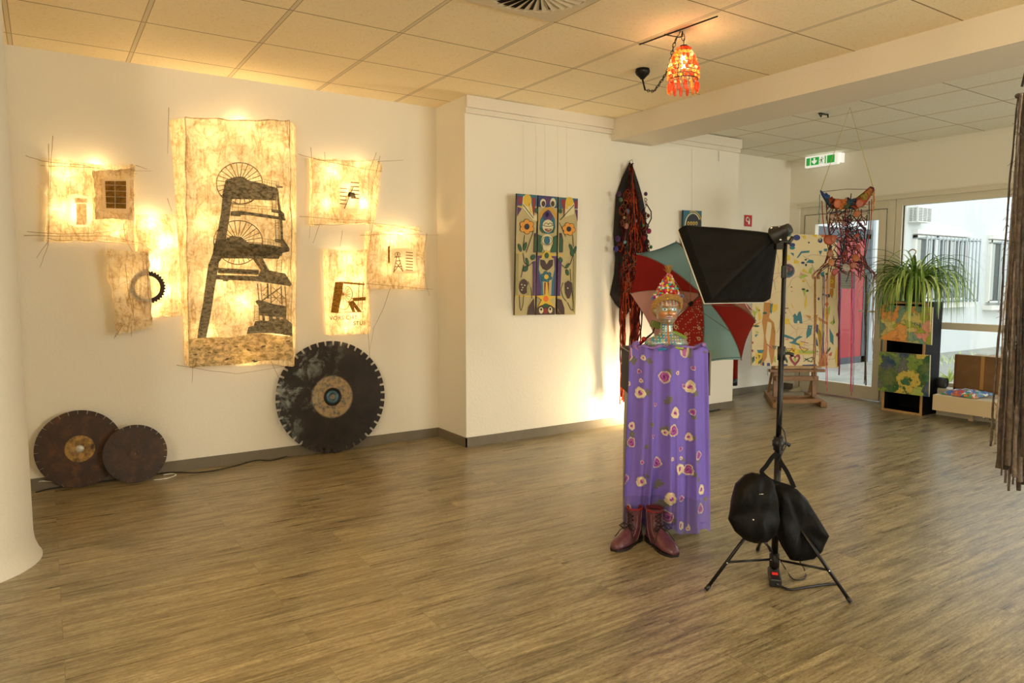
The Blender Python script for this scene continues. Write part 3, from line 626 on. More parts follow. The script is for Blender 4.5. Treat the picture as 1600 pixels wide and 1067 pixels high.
# left panel
d = base_panel(118, 138, 250, 148, 239, 948, 103, 950); d.k = .001; p_ = pi_
d.poly(U([(137,78),(470,108),(470,290),(137,290)]), p_['teal']); d.k += .0006
d.poly(U([(137,110),(230,130),(232,250),(137,285)]), p_['purple']); d.poly(U([(140,290),(215,330),(138,460)]), p_['purple'])
d.k += .0006; d.ell(*U([(195,190)])[0], 3.6, 6, p_['red']); d.poly(U([(390,150),(440,150),(450,230),(425,400),(408,470),(395,300)]), p_['red']); d.ell(*U([(455,360)])[0], 2.6, 4.2, p_['green'])
d.k += .0006; d.poly(U([(235,130),(280,96),(330,92),(370,150),(380,300),(410,460),(470,420),(470,540),(400,520),(220,310)]), p_['pale'])
d.k += .0006; d.ell(*U([(310,190)])[0], 6.2, 9.5, p_['yellow']); d.line(U([(145,290),(245,300)]), 1.6, p_['yellow']); d.line(U([(330,240),(370,400)]), 2.6, p_['yellow'])
d.line(U([(232,260),(410,490)]), 1.1, p_['black']); d.line(U([(410,700),(290,1060)]), .9, p_['black']); d.line(U([(262,770),(238,1000)]), .9, p_['black'])
flowerp(d, U, 300, 630, 125, 6, 'orange', 'black', 10.667, rot=.5)
leafp(d, U, 182, 980, 28, 70, -18, sc=10.667); leafp(d, U, 270, 960, 28, 75, 15, sc=10.667); leafp(d, V_, 280, 185, 22, 65, -12, sc=9.7); leafp(d, V_, 250, 290, 40, 50, 40, sc=9.7); leafp(d, V_, 365, 115, 36, 45, 30, sc=9.7)
d.line(V_([(215,50),(235,190),(290,255),(365,190)]), .9, p_['black']); d.line(V_([(225,230),(185,420)]), .8, p_['black'])
d.poly(V_([(365,180),(402,170),(392,700),(362,690)]), p_['purple']); d.poly(V_([(380,740),(395,985),(275,985),(300,860)]), p_['brown']); d.line(V_([(115,50),(210,55)]), 1.2, p_['yellow']); d.line(V_([(105,700),(395,710)]), 1.5, p_['yellow'])
d.poly(U([(420,745),(470,730),(465,1060),(410,1060)]), p_['brown']); d.k += .0008; d.poly(U([(432,800),(462,790),(458,1040),(425,1040)]), p_['green'])
d.ell(*V_([(225,560)])[0], 7, 12, p_['brown']); d.k += .0006; d.ell(*V_([(300,600)])[0], 3, 9, p_['olive']);
for x, y in ((195, 530), (210, 575), (195, 610), (240, 540)): d.ell(*V_([(x, y)])[0], 1.1, 1.1, p_['pale'], 8)
d.line(V_([(158,690),(170,880),(185,925),(215,830),(225,690)]), .8, p_['black']); d.line(V_([(290,480),(340,600),(350,740)]), .8, p_['black'])
d.poly(V_([(110,60),(150,60),(140,690),(105,690)]), p_['olive'])
d.m.build('panel', pm, T, mods=None)
# centre panel
d = base_panel(262, 149, 388, 160, 374, 945, 248, 948); d.k = .001
d.poly(U([(490,110),(805,135),(805,320),(490,300)]), p_['blue']); d.k += .0006; d.poly(U([(600,130),(690,140),(690,240),(650,270),(600,230)]), p_['purple']); d.poly(U([(700,138),(803,145),(803,300),(740,290)]), p_['teal'])
d.k += .0006; d.ell(*U([(570,240)])[0], 4.5, 7, p_['pale']); d.ell(*U([(735,235)])[0], 4.5, 7.5, p_['pale']); d.k += .0006; d.ell(*U([(575,250)])[0], 3, 4.5, p_['brown']); d.ell(*U([(730,250)])[0], 3, 4.5, p_['brown'])
d.poly(U([(490,560),(520,400),(600,320),(690,300),(740,330),(800,420),(800,520),(740,400),(650,345),(580,400),(520,520)]), p_['gold']); d.k += .0006
d.poly(U([(515,660),(530,500),(590,400),(650,345),(710,400),(765,500),(775,640),(750,720),(700,745),(600,745),(540,720)]), p_['teal']); d.k += .0006; d.poly(U([(560,440),(610,380),(650,350),(690,375),(740,450),(700,530),(600,530)]), p_['purple']); d.ell(*U([(640,430)])[0], 4, 4.6, p_['blue'])
d.poly(U([(515,640),(560,660),(600,740),(560,735),(525,700)]), p_['green']); d.poly(U([(775,620),(740,660),(700,740),(750,730)]), p_['green'])
d.k += .0006; d.ell(*U([(650,620)])[0], 8.5, 10, p_['pale']); d.k += .0006; d.ell(*U([(655,665)])[0], 5.6, 4.8, p_['red'], a0=0, a1=180); d.ell(*U([(655,682)])[0], 3.4, 1.4, p_['pale'])
for x in (622, 690): d.ring(*U([(x, 600)])[0], 3.0, 2.8, .9, p_['black'], 180, 360, 8)
d.line(U([(550,600),(620,625),(690,625),(760,600)]), .9, p_['black'])
d.poly(U([(490,760),(560,790),(530,900),(560,980),(555,1060),(485,1060)]), p_['green']); d.poly(U([(800,770),(740,800),(740,920),(700,1000),(700,1060),(800,1060)]), p_['green'])
d.k += .0006; d.ell(*U([(635,860)])[0], 9, 9.5, p_['pale']); d.ell(*U([(635,960)])[0], 6.5, 8, p_['pale']); d.k += .0006; d.ell(*U([(635,860)])[0], 4.8, 6.4, p_['teal']); d.ring(*U([(635,865)])[0], 8, 6.6, .7, p_['black'], n=16)
d.poly(V_([(425,90),(720,100),(715,700),(410,700)]), p_['purple']); d.k += .0006; d.poly(V_([(455,140),(440,300),(490,560),(480,700),(680,700),(690,500),(700,300),(690,140)]), p_['teal'])
d.k += .0006; d.poly(V_([(470,130),(455,300),(510,460),(520,690),(640,690),(650,480),(690,300),(680,130)]), p_['cream'])
d.k += .0006; d.poly(V_([(430,60),(520,60),(570,0),(625,50),(730,80),(640,90),(665,145),(575,120),(490,140),(510,80)]), p_['yellow']); d.k += .0006; d.ell(*V_([(572,88)])[0], 3.6, 4.6, p_['green'])
d.poly(V_([(475,150),(540,160),(572,225),(610,160),(670,150),(665,240),(620,290),(572,320),(510,290),(475,230)]), p_['brown'])
flowerp(d, V_, 568, 412, 95, 6, 'teal', 'yellow', 9.7, pr=.34, rot=.3)
d.k += .0012; d.poly(V_([(540,500),(610,500),(600,680),(540,680)]), p_['red']); d.k += .0006; d.poly(V_([(562,490),(582,490),(600,690),(715,712),(620,760),(700,890),(570,830),(430,900),(500,760),(410,700),(548,690)]), p_['yellow']); d.k += .0006; d.ell(*V_([(560,745)])[0], 4, 4.6, p_['orange2'])
d.poly(V_([(410,900),(470,850),(570,820),(650,850),(700,890),(695,985),(405,985)]), p_['brown']); d.k += .0006; d.ell(*V_([(490,920)])[0], 3.4, 5, p_['pale']); d.ell(*V_([(628,915)])[0], 3.2, 5, p_['pale']); d.ell(*V_([(555,930)])[0], 3.6, 4.4, p_['red']); d.k += .0006; d.ell(*V_([(490,905)])[0], 1.6, 2, p_['black']); d.ell(*V_([(626,900)])[0], 1.6, 2, p_['black']); d.ell(*V_([(560,845)])[0], 4.4, 3, p_['green'])
d.m.build('panel', pm, T)
# right panel
d = base_panel(397, 161, 524, 172, 508, 945, 384, 945); d.k = .001
d.poly(U([(838,145),(1150,162),(1148,330),(838,330)]), p_['teal']); d.k += .0006; d.poly(U([(1085,180),(1150,185),(1148,330),(1090,320)]), p_['purple']); d.poly(U([(1100,350),(1148,350),(1145,540)]), p_['purple'])
d.k += .0006; d.poly(U([(870,190),(900,170),(945,180),(940,300),(915,470),(905,330),(870,250)]), p_['red']); d.poly(U([(1092,200),(1145,210),(1140,320),(1100,300)]), p_['red']); d.ell(*U([(860,370)])[0], 2.8, 4, p_['green'])
d.k += .0006; d.poly(U([(945,200),(1000,165),(1060,175),(1095,260),(1085,420),(930,470)]), p_['pale']); d.k += .0006; d.ell(*U([(1010,215)])[0], 6, 7.5, p_['yellow']); d.line(U([(975,240),(960,340)]), 3, p_['yellow'])
d.line(U([(1090,265),(855,520)]), 1.1, p_['black']); d.line(U([(840,560),(950,800)]), .7, p_['black']); d.line(U([(1065,770),(1075,960)]), .9, p_['black'])
flowerp(d, U, 1000, 670, 110, 6, 'orange', 'black', 10.667, rot=.2)
leafp(d, U, 1038, 985, 26, 72, -20, sc=10.667); leafp(d, U, 1105, 1010, 22, 60, 14, sc=10.667); leafp(d, V_, 970, 50, 42, 55, 0, sc=9.7); leafp(d, V_, 890, 245, 22, 48, 35, sc=9.7); leafp(d, V_, 885, 345, 26, 50, -14, sc=9.7); leafp(d, V_, 785, 155, 30, 42, -20, sc=9.7)
d.line(V_([(970,100),(930,220),(850,275),(800,230)]), .9, p_['black']); d.line(V_([(930,290),(940,480)]), .8, p_['black'])
d.poly(V_([(745,130),(800,200),(775,700),(735,700)]), p_['purple']); d.poly(V_([(735,740),(800,760),(840,880),(845,980),(725,985)]), p_['brown']); d.line(V_([(730,715),(800,722)]), 1.5, p_['yellow']); d.line(V_([(735,890),(790,985)]), 1.6, p_['yellow']); d.line(V_([(740,80),(820,85)]), 2, p_['yellow'])
d.poly(U([(840,735),(880,735),(905,850),(900,1060),(838,1060)]), p_['brown']); d.k += .0008; d.poly(U([(845,830),(888,820),(890,1040),(842,1040)]), p_['green'])
d.poly(V_([(850,510),(900,468),(955,500),(965,600),(920,740),(885,740),(855,650)]), p_['brown']); d.k += .0006; d.ell(*V_([(892,583)])[0], 1.1, 1.1, p_['pale'], 8); d.line(V_([(820,500),(790,600),(820,720),(870,780)]), .8, p_['black']); d.line(V_([(960,620),(990,900),(950,920),(890,800)]), .8, p_['black']); d.poly(V_([(985,60),(1020,60),(1000,960),(975,940)]), p_['olive'])
d.m.build('panel', pm, T)
m = MB()
for x in (818, 838, 852, 872, 886): m.tube([ony(x, 312, WB-.05), ony(x-1, 195, WB-.02)], .0006, 4)
m.build('hanging_wire', mat('thin_wire', 'a79a7c', .5), T)
# ------------------------------------------------------------------ small painting behind the softbox
c0 = ony(1066, 400, WB-.03); d = Draw(c0, Vector((0, -1, -.08)), .0016); Y = tr(3.335, 1050, 320)
P = [d.P(p) for p in Y([(60,28),(155,32),(150,300),(52,300)])]; d.m.prism([q-d.n*.02 for q in P], d.n*.02, pi_['teal'], pi_['black']); d.k = .001
d.poly(Y([(62,120),(75,70),(110,45),(150,60),(150,300),(55,300)]), p_['black']); d.k += .0006; d.ring(*Y([(108,110)])[0], 12, 20, 1.6, p_['pale'], 180, 330, 12); d.ring(*Y([(108,110)])[0], 14.5, 23, 1.2, p_['yellow'], 250, 340, 12)
for x in (85, 99, 113, 127): d.ell(*Y([(x, 96)])[0], 1.7, 3, p_['yellow'], 10)
d.k += .0006
for x in (85, 99, 113, 127): d.ell(*Y([(x, 97)])[0], .8, 1.6, p_['black'], 8)
d.poly(Y([(62,160),(80,180),(90,260),(60,240)]), p_['teal']); d.ell(*Y([(100,225)])[0], 4, 6, p_['green']); d.ell(*Y([(72,225)])[0], 3, 6, p_['purple']); d.ell(*Y([(128,200)])[0], 3, 8, p_['blue'])
o = tag(d.m.build('wall_painting', pm, org=c0), 'small dark painting with a row of yellow eyes, half hidden behind the softbox', 'painting')
m = MB(); m.tube([ony(1081, 330, WB-.05), ony(1081, 232, WB-.02)], .0007, 4); m.tube([ony(1123, 252, WB-.01), ony(1123, 236, WB-.02)], .002, 4); m.build('hanging_wire', M_black, o)
# fire extinguisher sign and extinguisher on the recessed wall
p = ony(1169, 345, WC-.006); m = MB(); m.box(p, (.13, .004, .13)); T = tag(m.build('fire_sign', mat('sign_red', 'b3261c', .4), org=p), 'small red fire sign on the recessed wall above the softbox', 'sign')
m = MB(); m.box(p+Vector((.012, -.003, -.005)), (.025, .002, .07)); m.lathe([(.018, 0), (.030, 0), (.030, .002), (.018, .002)], p+Vector((-.015, -.002, .015)), 14, axis=(0, -1, 0)); m.build('pictogram', M_white, T)
p = ony(1137, 600, WC-.1); px_, py_ = p.x+.10, WC-.085
T = thing('fire_extinguisher', 'red cylinder with a black foot on the recessed wall, mostly hidden behind the wall corner', 'fire extinguisher', (px_, py_, .30))
zb = ony(1143, 602, py_).z
m = MB(); m.lathe([(.0, zb+.08), (.055, zb+.08), (.055, zb+.45), (.04, zb+.50), (.015, zb+.52), (0, zb+.52)], (px_, py_, 0), 24); m.build('cylinder', mat('extinguisher_red', '8c1410', .3), T)
m = MB(); m.lathe([(0, zb), (.055, zb), (.056, zb+.08), (0, zb+.08)], (px_, py_, 0), 24); m.build('foot', M_black, T)
m = MB(); m.box((px_, py_+.068, zb+.3), (.04, .03, .25)); m.box((px_, py_, zb+.55), (.03, .08, .03)); m.build('bracket', M_dark, T)
# ------------------------------------------------------------------ ceiling: swirl diffuser, pendant, exit sign
p = Vector((2.10, 2.948, HC)); T = thing('ceiling_vent', 'square swirl air diffuser with radial vanes set in the ceiling tiles', 'ceiling vent', p)
M_vent = mat('vent_white', 'd3c5a8', .5)
m = MB(); n = 48; V = []
for i in range(n):
    a = 2*math.pi*i/n; k = .296/max(abs(math.cos(a)), abs(math.sin(a))); V.append(p+Vector((k*math.cos(a), k*math.sin(a), -.010)))
for i in range(n): a = 2*math.pi*i/n; V.append(p+Vector((.262*math.cos(a), .262*math.sin(a), -.010)))
for i in range(n): a = 2*math.pi*i/n; V.append(p+Vector((.255*math.cos(a), .255*math.sin(a), -.001)))
for i in range(n):
    a = 2*math.pi*i/n; k = .300/max(abs(math.cos(a)), abs(math.sin(a))); V.append(p+Vector((k*math.cos(a), k*math.sin(a), -.001)))
m.add(V, [(i, (i+1) % n, n+(i+1) % n, n+i) for i in range(n)] + [(n+i, n+(i+1) % n, 2*n+(i+1) % n, 2*n+i) for i in range(n)] + [(3*n+i, 3*n+(i+1) % n, (i+1) % n, i) for i in range(n)]); m.build('face_plate', M_vent, T)
m = MB(); m.lathe([(0, -.0015), (.262, -.0015)], p, 40); m.build('dark_opening', mat('vent_dark', '1a1613', .8), T)
m = MB()
for i in range(30):
    a = 2*math.pi*i/30; e = Vector((math.cos(a), math.sin(a), 0)); s_ = Vector((-math.sin(a), math.cos(a), 0))
    P = []
    for r, w in ((.07, .006), (.16, .013), (.256, .019)): P += [p+e*r+s_*w+Vector((0, 0, -.014)), p+e*r-s_*w*.9+Vector((0, 0, -.003))]
    m.add(P, [(0, 1, 3, 2), (2, 3, 5, 4)])
m.lathe([(0, -.012), (.075, -.012), (.075, -.002)], p, 24); m.build('vanes', M_vent, T)

T = thing('pendant_lamp', 'small lit chandelier of amber glass beads hanging on a swagged black chain', 'pendant lamp', (3.106, 2.969, 2.4))
hk = Vector((3.106, 2.969, HC)); cn = Vector((3.438, 3.638, HC)); lc = dep(1068, 95, 4.05); lc = Vector((lc.x, lc.y, 0)); zt, zb = 2.655, 2.475
M_iron = mat('blackened_iron', '17110d', .5, .5)
m = MB(); m.lathe([(.0, 0), (.046, 0), (.05, -.018), (.044, -.034), (.022, -.055), (.012, -.066), (0, -.07)], cn, 24); m.tube([cn+Vector((0, 0, -.065)), dep(1008, 141, 4.80)], .006, 8); m.build('canopy', M_iron, T)
pts = [(1008,141,4.80),(1015,142,4.74),(1022,143,4.66),(1029,133,4.58),(1036,123,4.5),(1043,111,4.4),(1047,99,4.3),(1050,84,4.2),(1053,69,4.12),(1059,55,4.06)]
P = [dep(*q) for q in pts]; Q = []
for i in range(len(P)-1): Q += [P[i].lerp(P[i+1], k/4) for k in range(4)]
Q.append(P[-1])
def link(m, a, b, flip, r=.0022, w=.009):
    mid = (a+b)/2; t = (b-a); L = t.length*.62; t.normalize(); s_ = t.cross(Vector((0, 0, 1) if not flip else (1, .3, 0))).normalized()
    if flip: s_ = t.cross(t.cross(Vector((0, 0, 1))).normalized())
    pp = [mid + t*math.cos(x)*L + s_*math.sin(x)*w for x in [2*math.pi*k/10 for k in range(10)]]; m.tube(pp, r, 5, closed=True)
m = MB()
L = 0; pts2 = [Q[0]]; step = .034
for a, b in zip(Q[:-1], Q[1:]):
    while (b-pts2[-1]).length > step and (b-a).length > 0:
        dd = (b-pts2[-1]).normalized(); pts2.append(pts2[-1]+dd*step)
        if len(pts2) > 80: break
for i in range(len(pts2)-1): link(m, pts2[i], pts2[i+1], i % 2)
m.tube([q+Vector((0, 0, .002)) for q in Q], .0018, 5)
top = Vector((lc.x, lc.y, zt+.01)); m.tube([pts2[-1], hk+Vector((0, 0, -.03))], .002, 5)
link(m, top, top+Vector((0, 0, .034)), 0); link(m, top+Vector((0, 0, .03)), hk+Vector((0, 0, -.02)), 1, w=.012)
m.build('chain', M_iron, T)
m = MB(); m.tube([Vector((3.062, 3.27, HC-.004)), Vector((3.09, 2.70, HC-.004))], .0035, 6); m.tube([hk+Vector((0, 0, -.002)), hk+Vector((.004, 0, -.03)), hk+Vector((-.012, .01, -.035))], .004, 6); m.tube([hk+Vector((-.05, .09, -.006)), hk+Vector((-.02, .01, -.035)), hk+Vector((-.015, .0, -.004))], .003, 6); m.build('ceiling_hook', M_iron, T)
def bead_mat(nm, c, e=0.0):
    b = NB(nm); b.n.nodes.remove(b.p); t = b.new('BsdfTransparent'); t.inputs[0].default_value = H(c); g = b.new('BsdfGlossy'); g.inputs[0].default_value = (1, .8, .6, 1); g.inputs['Roughness'].default_value = .12
    tl_ = b.new('BsdfTranslucent'); tl_.inputs[0].default_value = H(c); df_ = b.new('BsdfDiffuse'); df_.inputs[0].default_value = H(c)
    m1 = b.new('MixShader'); m1.inputs[0].default_value = .14; b.L(t.outputs[0], m1.inputs[1]); b.L(g.outputs[0], m1.inputs[2])
    m2 = b.new('MixShader'); m2.inputs[0].default_value = .28; b.L(m1.outputs[0], m2.inputs[1]); b.L(tl_.outputs[0], m2.inputs[2])
    m3 = b.new('MixShader'); m3.inputs[0].default_value = .06; b.L(m2.outputs[0], m3.inputs[1]); b.L(df_.outputs[0], m3.inputs[2]); b.L(m3.outputs[0], b.out.inputs[0]); return b.m
BM = [bead_mat('amber_glass', 'ffc070'), bead_mat('red_orange_glass', 'f87838'), bead_mat('clear_glass', 'fff0d0'), M_iron]
def prof(t): return .026 + .056*math.sin(min(1, t*1.25)*math.pi/2)   # radius from top to bottom
m = MB(); w_ = MB()
for r_ in range(8):
    t = (r_+.5)/8; R = prof(t); z = zt-(zt-zb)*t; nb = 12 if r_ < 2 else 16
    for k in range(nb):
        a = 2*math.pi*(k+.5*(r_ % 2))/nb; m.ball((lc.x+R*math.cos(a), lc.y+R*math.sin(a), z), (.0108, .0108, .0100), 8, 6, random.choice((0, 0, 1, 2)))
m.build('glass_beads', BM, T)
for r_ in range(9):
    t = r_/8; R = prof(t); z = zt-(zt-zb)*t; w_.tube([(lc.x+R*math.cos(2*math.pi*k/20), lc.y+R*math.sin(2*math.pi*k/20), z) for k in range(20)], .0016 if r_ < 8 else .003, 4, closed=True)
for k in range(16):
    a = 2*math.pi*k/16; w_.tube([(lc.x+prof(t/8)*math.cos(a), lc.y+prof(t/8)*math.sin(a), zt-(zt-zb)*t/8) for t in range(9)], .0014, 4)
w_.lathe([(.0, .012), (.02, .010), (.028, 0)], (lc.x, lc.y, zt), 12); w_.build('wire_cage', M_iron, T)
for k in range(14):
    a = 2*math.pi*k/14; mt = random.choice((0, 1, 1)); m = MB(); m.ball((lc.x+.082*math.cos(a), lc.y+.082*math.sin(a), zb-.045), (.010, .010, .030), 6, 6); m.tube([(lc.x+.082*math.cos(a), lc.y+.082*math.sin(a), zb), (lc.x+.082*math.cos(a), lc.y+.082*math.sin(a), zb-.02)], .001, 4)
    m.build('glass_drop', BM[mt], T)
PB = NB('pendant_bulb'); PB.p.inputs['Emission Color'].default_value = (1, .78, .45, 1); PB.p.inputs['Emission Strength'].default_value = 40
m = MB(); m.ball((lc.x, lc.y, 2.545), (.011, .011, .014), 12, 8); m.lathe([(.011, 2.57), (.011, 2.61), (0, 2.61)], (lc.x, lc.y, 0), 10); m.build('bulb', PB.m, T)
lamp('pendant_light', 'POINT', (lc.x, lc.y, 2.545), 18, (1, .70, .38), .014)

M_green = NB('sign_green'); M_green.p.inputs['Base Color'].default_value = H('1f9a3c'); M_green.p.inputs['Emission Color'].default_value = H('2cb048'); M_green.p.inputs['Emission Strength'].default_value = .4
M_lit = NB('sign_lit_white'); M_lit.p.inputs['Base Color'].default_value = H('f2f2ea'); M_lit.p.inputs['Emission Color'].default_value = (1, 1, .92, 1); M_lit.p.inputs['Emission Strength'].default_value = .45
sx = 7.40; pa, pb = onx(1258, 246, sx), onx(1309, 238, sx); za, zb_ = HC-.13, HC-.005; ya, yb = pa.y, pb.y
T = thing('exit_sign', 'lit green and white emergency exit sign box on the ceiling above the door', 'exit sign', (sx, (ya+yb)/2, za))
m = MB(); m.bb(sx, sx+.05, yb, ya, za, zb_); m.bb(sx+.05, sx+.12, yb-.01, yb+.03, za+.02, zb_); m.build('housing', M_lit.m, T, mods=.004)
m = MB(); W = ya-yb; Hh = zb_-za
m.bb(sx-.003, sx, ya-.02, ya-W*.44, za+.02, zb_-.02); m.bb(sx-.003, sx, ya-W*.62, yb+.035, za+.02, zb_-.02); m.build('green_field', M_green.m, T)
m = MB(); yc, zc = ya-W*.30, (za+zb_)/2
m.prism([(sx-.005, yc+.010, zc+.034), (sx-.005, yc-.010, zc+.034), (sx-.005, yc-.010, zc+.002), (sx-.005, yc-.03, zc+.012), (sx-.005, yc-.03, zc-.006), (sx-.005, yc, zc-.036), (sx-.005, yc+.03, zc-.006), (sx-.005, yc+.03, zc+.012), (sx-.005, yc+.010, zc+.002)], (.002, 0, 0))
m.bb(sx-.005, sx-.003, ya-W*.17, ya-W*.19, za+.02, zb_-.02); m.bb(sx-.005, sx-.003, ya-W*.66, ya-W*.69, za+.02, zb_-.02); m.build('arrow', M_lit.m, T)
m = MB(); yc = ya-W*.53
m.tube([(sx-.002, yc+.005, zc+.012), (sx-.002, yc+.002, zc-.006)], .007, 6); m.ball((sx-.002, yc+.001, zc+.028), .006, 8, 6)
for a, b_, c_ in (((.002, -.008), (.014, -.02), (.022, -.034)), ((.002, -.008), (-.008, -.018), (-.006, -.036)), ((.004, .012), (.02, .008), (.024, -.006)), ((.004, .012), (-.014, .010), (-.02, .02))):
    m.tube([(sx-.002, yc+q[0], zc+q[1]) for q in (a, b_, c_)], .003, 5)
m.build('running_figure', mat('figure_green', '2c7a3c', .5), T)
# small pair of ceiling clips
m = MB(); pz = Vector((5.42, 3.70, HC+.01)); pz = onz(1283, 178, HC+.005)
m.tube([pz+Vector((-.03, 0, 0)), pz+Vector((0, 0, -.025)), pz+Vector((.01, 0, 0))], .005, 6); m.tube([pz+Vector((.05, -.03, 0)), pz+Vector((.055, -.03, -.03))], .006, 6); m.box(pz+Vector((.01, -.01, -.002)), (.11, .02, .006))
tag(m.build('ceiling_clip', M_dark, org=pz), 'tiny dark metal clip left on the ceiling beside the hanging net', 'clip')

# ------------------------------------------------------------------ red yarn wall hanging
M_felt = mat('dark_felt', '1e1b19', .95, bump=.4, bscale=150); M_yarn = mat('red_orange_yarn', '701c0c', .9, col2='a0401c', vscale=25, spec=.1); M_yarn2 = mat('dark_red_yarn', '4c120c', .95, col2='200b08', vscale=30, spec=.1); M_yarn3 = mat('brown_yarn', '6a3a1c', .9)
hx = ony(985, 252, WB-.03)
T = thing('yarn_wall_hanging', 'tall pointed wall hanging of black felt covered in long red yarn and felt balls', 'wall hanging', (hx.x, WB-.02, .15))
X3 = tr(3.235, 930, 230); yh = WB-.05
m = MB(); OUT = X3([(185,70),(200,95),(225,165),(245,230),(262,290),(268,350),(265,420),(275,490),(240,600),(238,700),(170,850),(110,790),(88,745),(110,640),(112,560),(104,440),(108,380),(112,300),(120,240),(150,150)])
c_ = ony(sum(q[0] for q in OUT)/len(OUT), 400, yh-.05); ring = [ony(q[0], q[1], yh) for q in OUT]
lev = [(1, 0), (.93, -.03), (.7, -.06), (.35, -.075)]; V = []
for k, dy in lev: V += [Vector((c_.x+(q.x-c_.x)*k, WB-.02+dy + .012*mn.noise(q*6)*(1-k+.2), c_.z+(q.z-c_.z)*(k*.35+.65 if k < 1 else 1) if k < 1 else q.z)) for q in ring]
# proper scale in z as well
V = []
for k, dy in lev: V += [Vector((c_.x+(q.x-c_.x)*k, WB-.015+dy+.015*mn.noise(q*7+Vector((k, 0, 0))), c_.z+(q.z-c_.z)*(k**.5))) for q in ring]
N = len(ring); V.append(Vector((c_.x, WB-.10, c_.z))); F = [(j*N+i, j*N+(i+1) % N, (j+1)*N+(i+1) % N, (j+1)*N+i) for j in range(3) for i in range(N)] + [(3*N+i, 3*N+(i+1) % N, 4*N) for i in range(N)]
m.add(V, F, 0, True); m.build('felt_base', M_felt, T)
rs = random.Random(5)
def yarns(name, n, x0, x1, z0, z1, mts, y0=WB-.11, amp=.018, rr=(.003, .006), conv=None):
    m = MB()
    for i in range(n):
        xa = rs.uniform(x0[0], x0[1]); xb = rs.uniform(x1[0], x1[1]); za, zb = rs.uniform(*z0), rs.uniform(*z1); P = []; sd = rs.uniform(0, 90); k = 14
        for j in range(k+1):
            t = j/k; P.append(Vector((xa+(xb-xa)*t + amp*mn.noise(Vector((sd, t*5, 0))), y0-rs.uniform(0, .02)*math.sin(math.pi*t)-.02*mn.noise(Vector((sd, 3, t*4))), za+(zb-za)*t)))
        m.tube(P, rs.uniform(*rr), 5, rs.randrange(len(mts)), cap=False)
    m.build(name, mts, T)
yy = WB-.11; xl, xr = ony(966, 400, yy).x, ony(1012, 400, yy).x; xm = ony(986, 258, yy).x
yarns('upper_strands', 46, (xm-.015, xm+.015), (xl+.02, xr-.01), (2.30, 2.37), (1.1, 1.7), [M_yarn2, M_yarn2, M_yarn2, M_yarn, M_yarn3, M_felt])
yarns('upper_strands', 90, (xl+.04, xr-.01), (xl+.04, xr-.01), (1.5, 2.05), (1.1, 1.6), [M_yarn, M_yarn2, M_yarn2, M_yarn2, M_yarn3, M_felt], amp=.10)
xa, xb = ony(983, 560, yy).x, ony(1002, 560, yy).x
yarns('long_strands', 56, (xm-.06, xr-.02), (xa, xb), (1.5, 1.9), (.60, .95), [M_yarn, M_yarn2, M_yarn2])
xc = ony(970, 560, yy).x
yarns('long_strands', 18, (xl, xl+.1), (xc, xc+.06), (1.1, 1.5), (.15, .35), [M_yarn, M_yarn2], amp=.03)
def tagx(x0, y0, r_, c, nm='felt_ball'):
    q = ony(x0, y0, WB-.12); r_ *= .72; m = MB(); m.ball(q, (r_, r_*.9, r_*1.1), 10, 7); m.build(nm, mat('felt_'+c, c, .95), T)
for x, y, r_, c in ((967, 303, .03, '3c1f3e'), (1009, 303, .024, '4a2a4c'), (1013, 337, .022, '6a3a24'), (978, 353, .035, '8a5a48'), (1014, 361, .032, '7a1c44'), (965, 373, .035, '3a1c4c'), (962, 389, .032, '2c2466'), (976, 378, .022, '5c8a8a'), (1005, 352, .02, '4a6a34'), (1017, 386, .022, '2c5a34'), (980, 330, .03, '4c4c5c'), (975, 340, .02, '8a7a4c'), (993, 345, .022, '6a5a6a'), (1006, 372, .03, '6a1220'), (970, 312, .025, '4a5a3c')): tagx(x, y, r_, c)
m = MB()
for i in range(60):
    q = ony(rs.uniform(968, 1010), rs.uniform(300, 440), WB-.125); R = rs.uniform(.012, .035); m.tube([q+Vector((R*math.cos(a), rs.uniform(-.01, .01), R*1.3*math.sin(a))) for a in [2*math.pi*k/9 for k in range(9)]], .003, 4, rs.randrange(3), closed=True)
m.build('yarn_loops', [M_yarn, M_yarn3, M_yarn2], T)['kind'] = 'stuff'
m = MB(); m.tube([hx+Vector((0, .02, .0)), hx+Vector((0, -.02, .012)), hx+Vector((.004, -.04, -.03))], .004, 6); m.build('hook', M_chrome, T)
# uplight on the floor washing the wall
T = thing('floor_spotlight', 'small floor uplight hidden behind the draped pedestal, washing the wall', 'spotlight', (4.62, 4.60, 0))
m = MB(); m.lathe([(0, 0), (.06, 0), (.06, .015), (0, .015)], (4.62, 4.60, 0), 20); m.tube([(4.62, 4.60, .012), (4.62, 4.60, .07)], .008, 8); m.build('base', M_black, T)
ax = Vector((-.35, .6, .35)).normalized(); m = MB(); m.lathe([(0, -.05), (.035, -.05), (.045, .04), (.042, .04), (.03, -.02), (0, -.02)], (4.62, 4.60, .10), 20, axis=ax); m.build('lamp_head', M_black, T)
lamp('floor_spot_light', 'SPOT', Vector((4.62, 4.60, .10))+ax*.03, 85, (1, .74, .42), .03, look=(4.40, 4.9, .32), spot=150)
cable('extension_cable', 'black cable with a plug lying on the floor at the wall corner behind the pedestal', [onz(1100,644,.006), onz(1118,641,.006), onz(1133,637,.008), onz(1142,634,.01), onz(1142,630,.02), onz(1136,631,.03), onz(1139,624,.03)], .008, M_black)

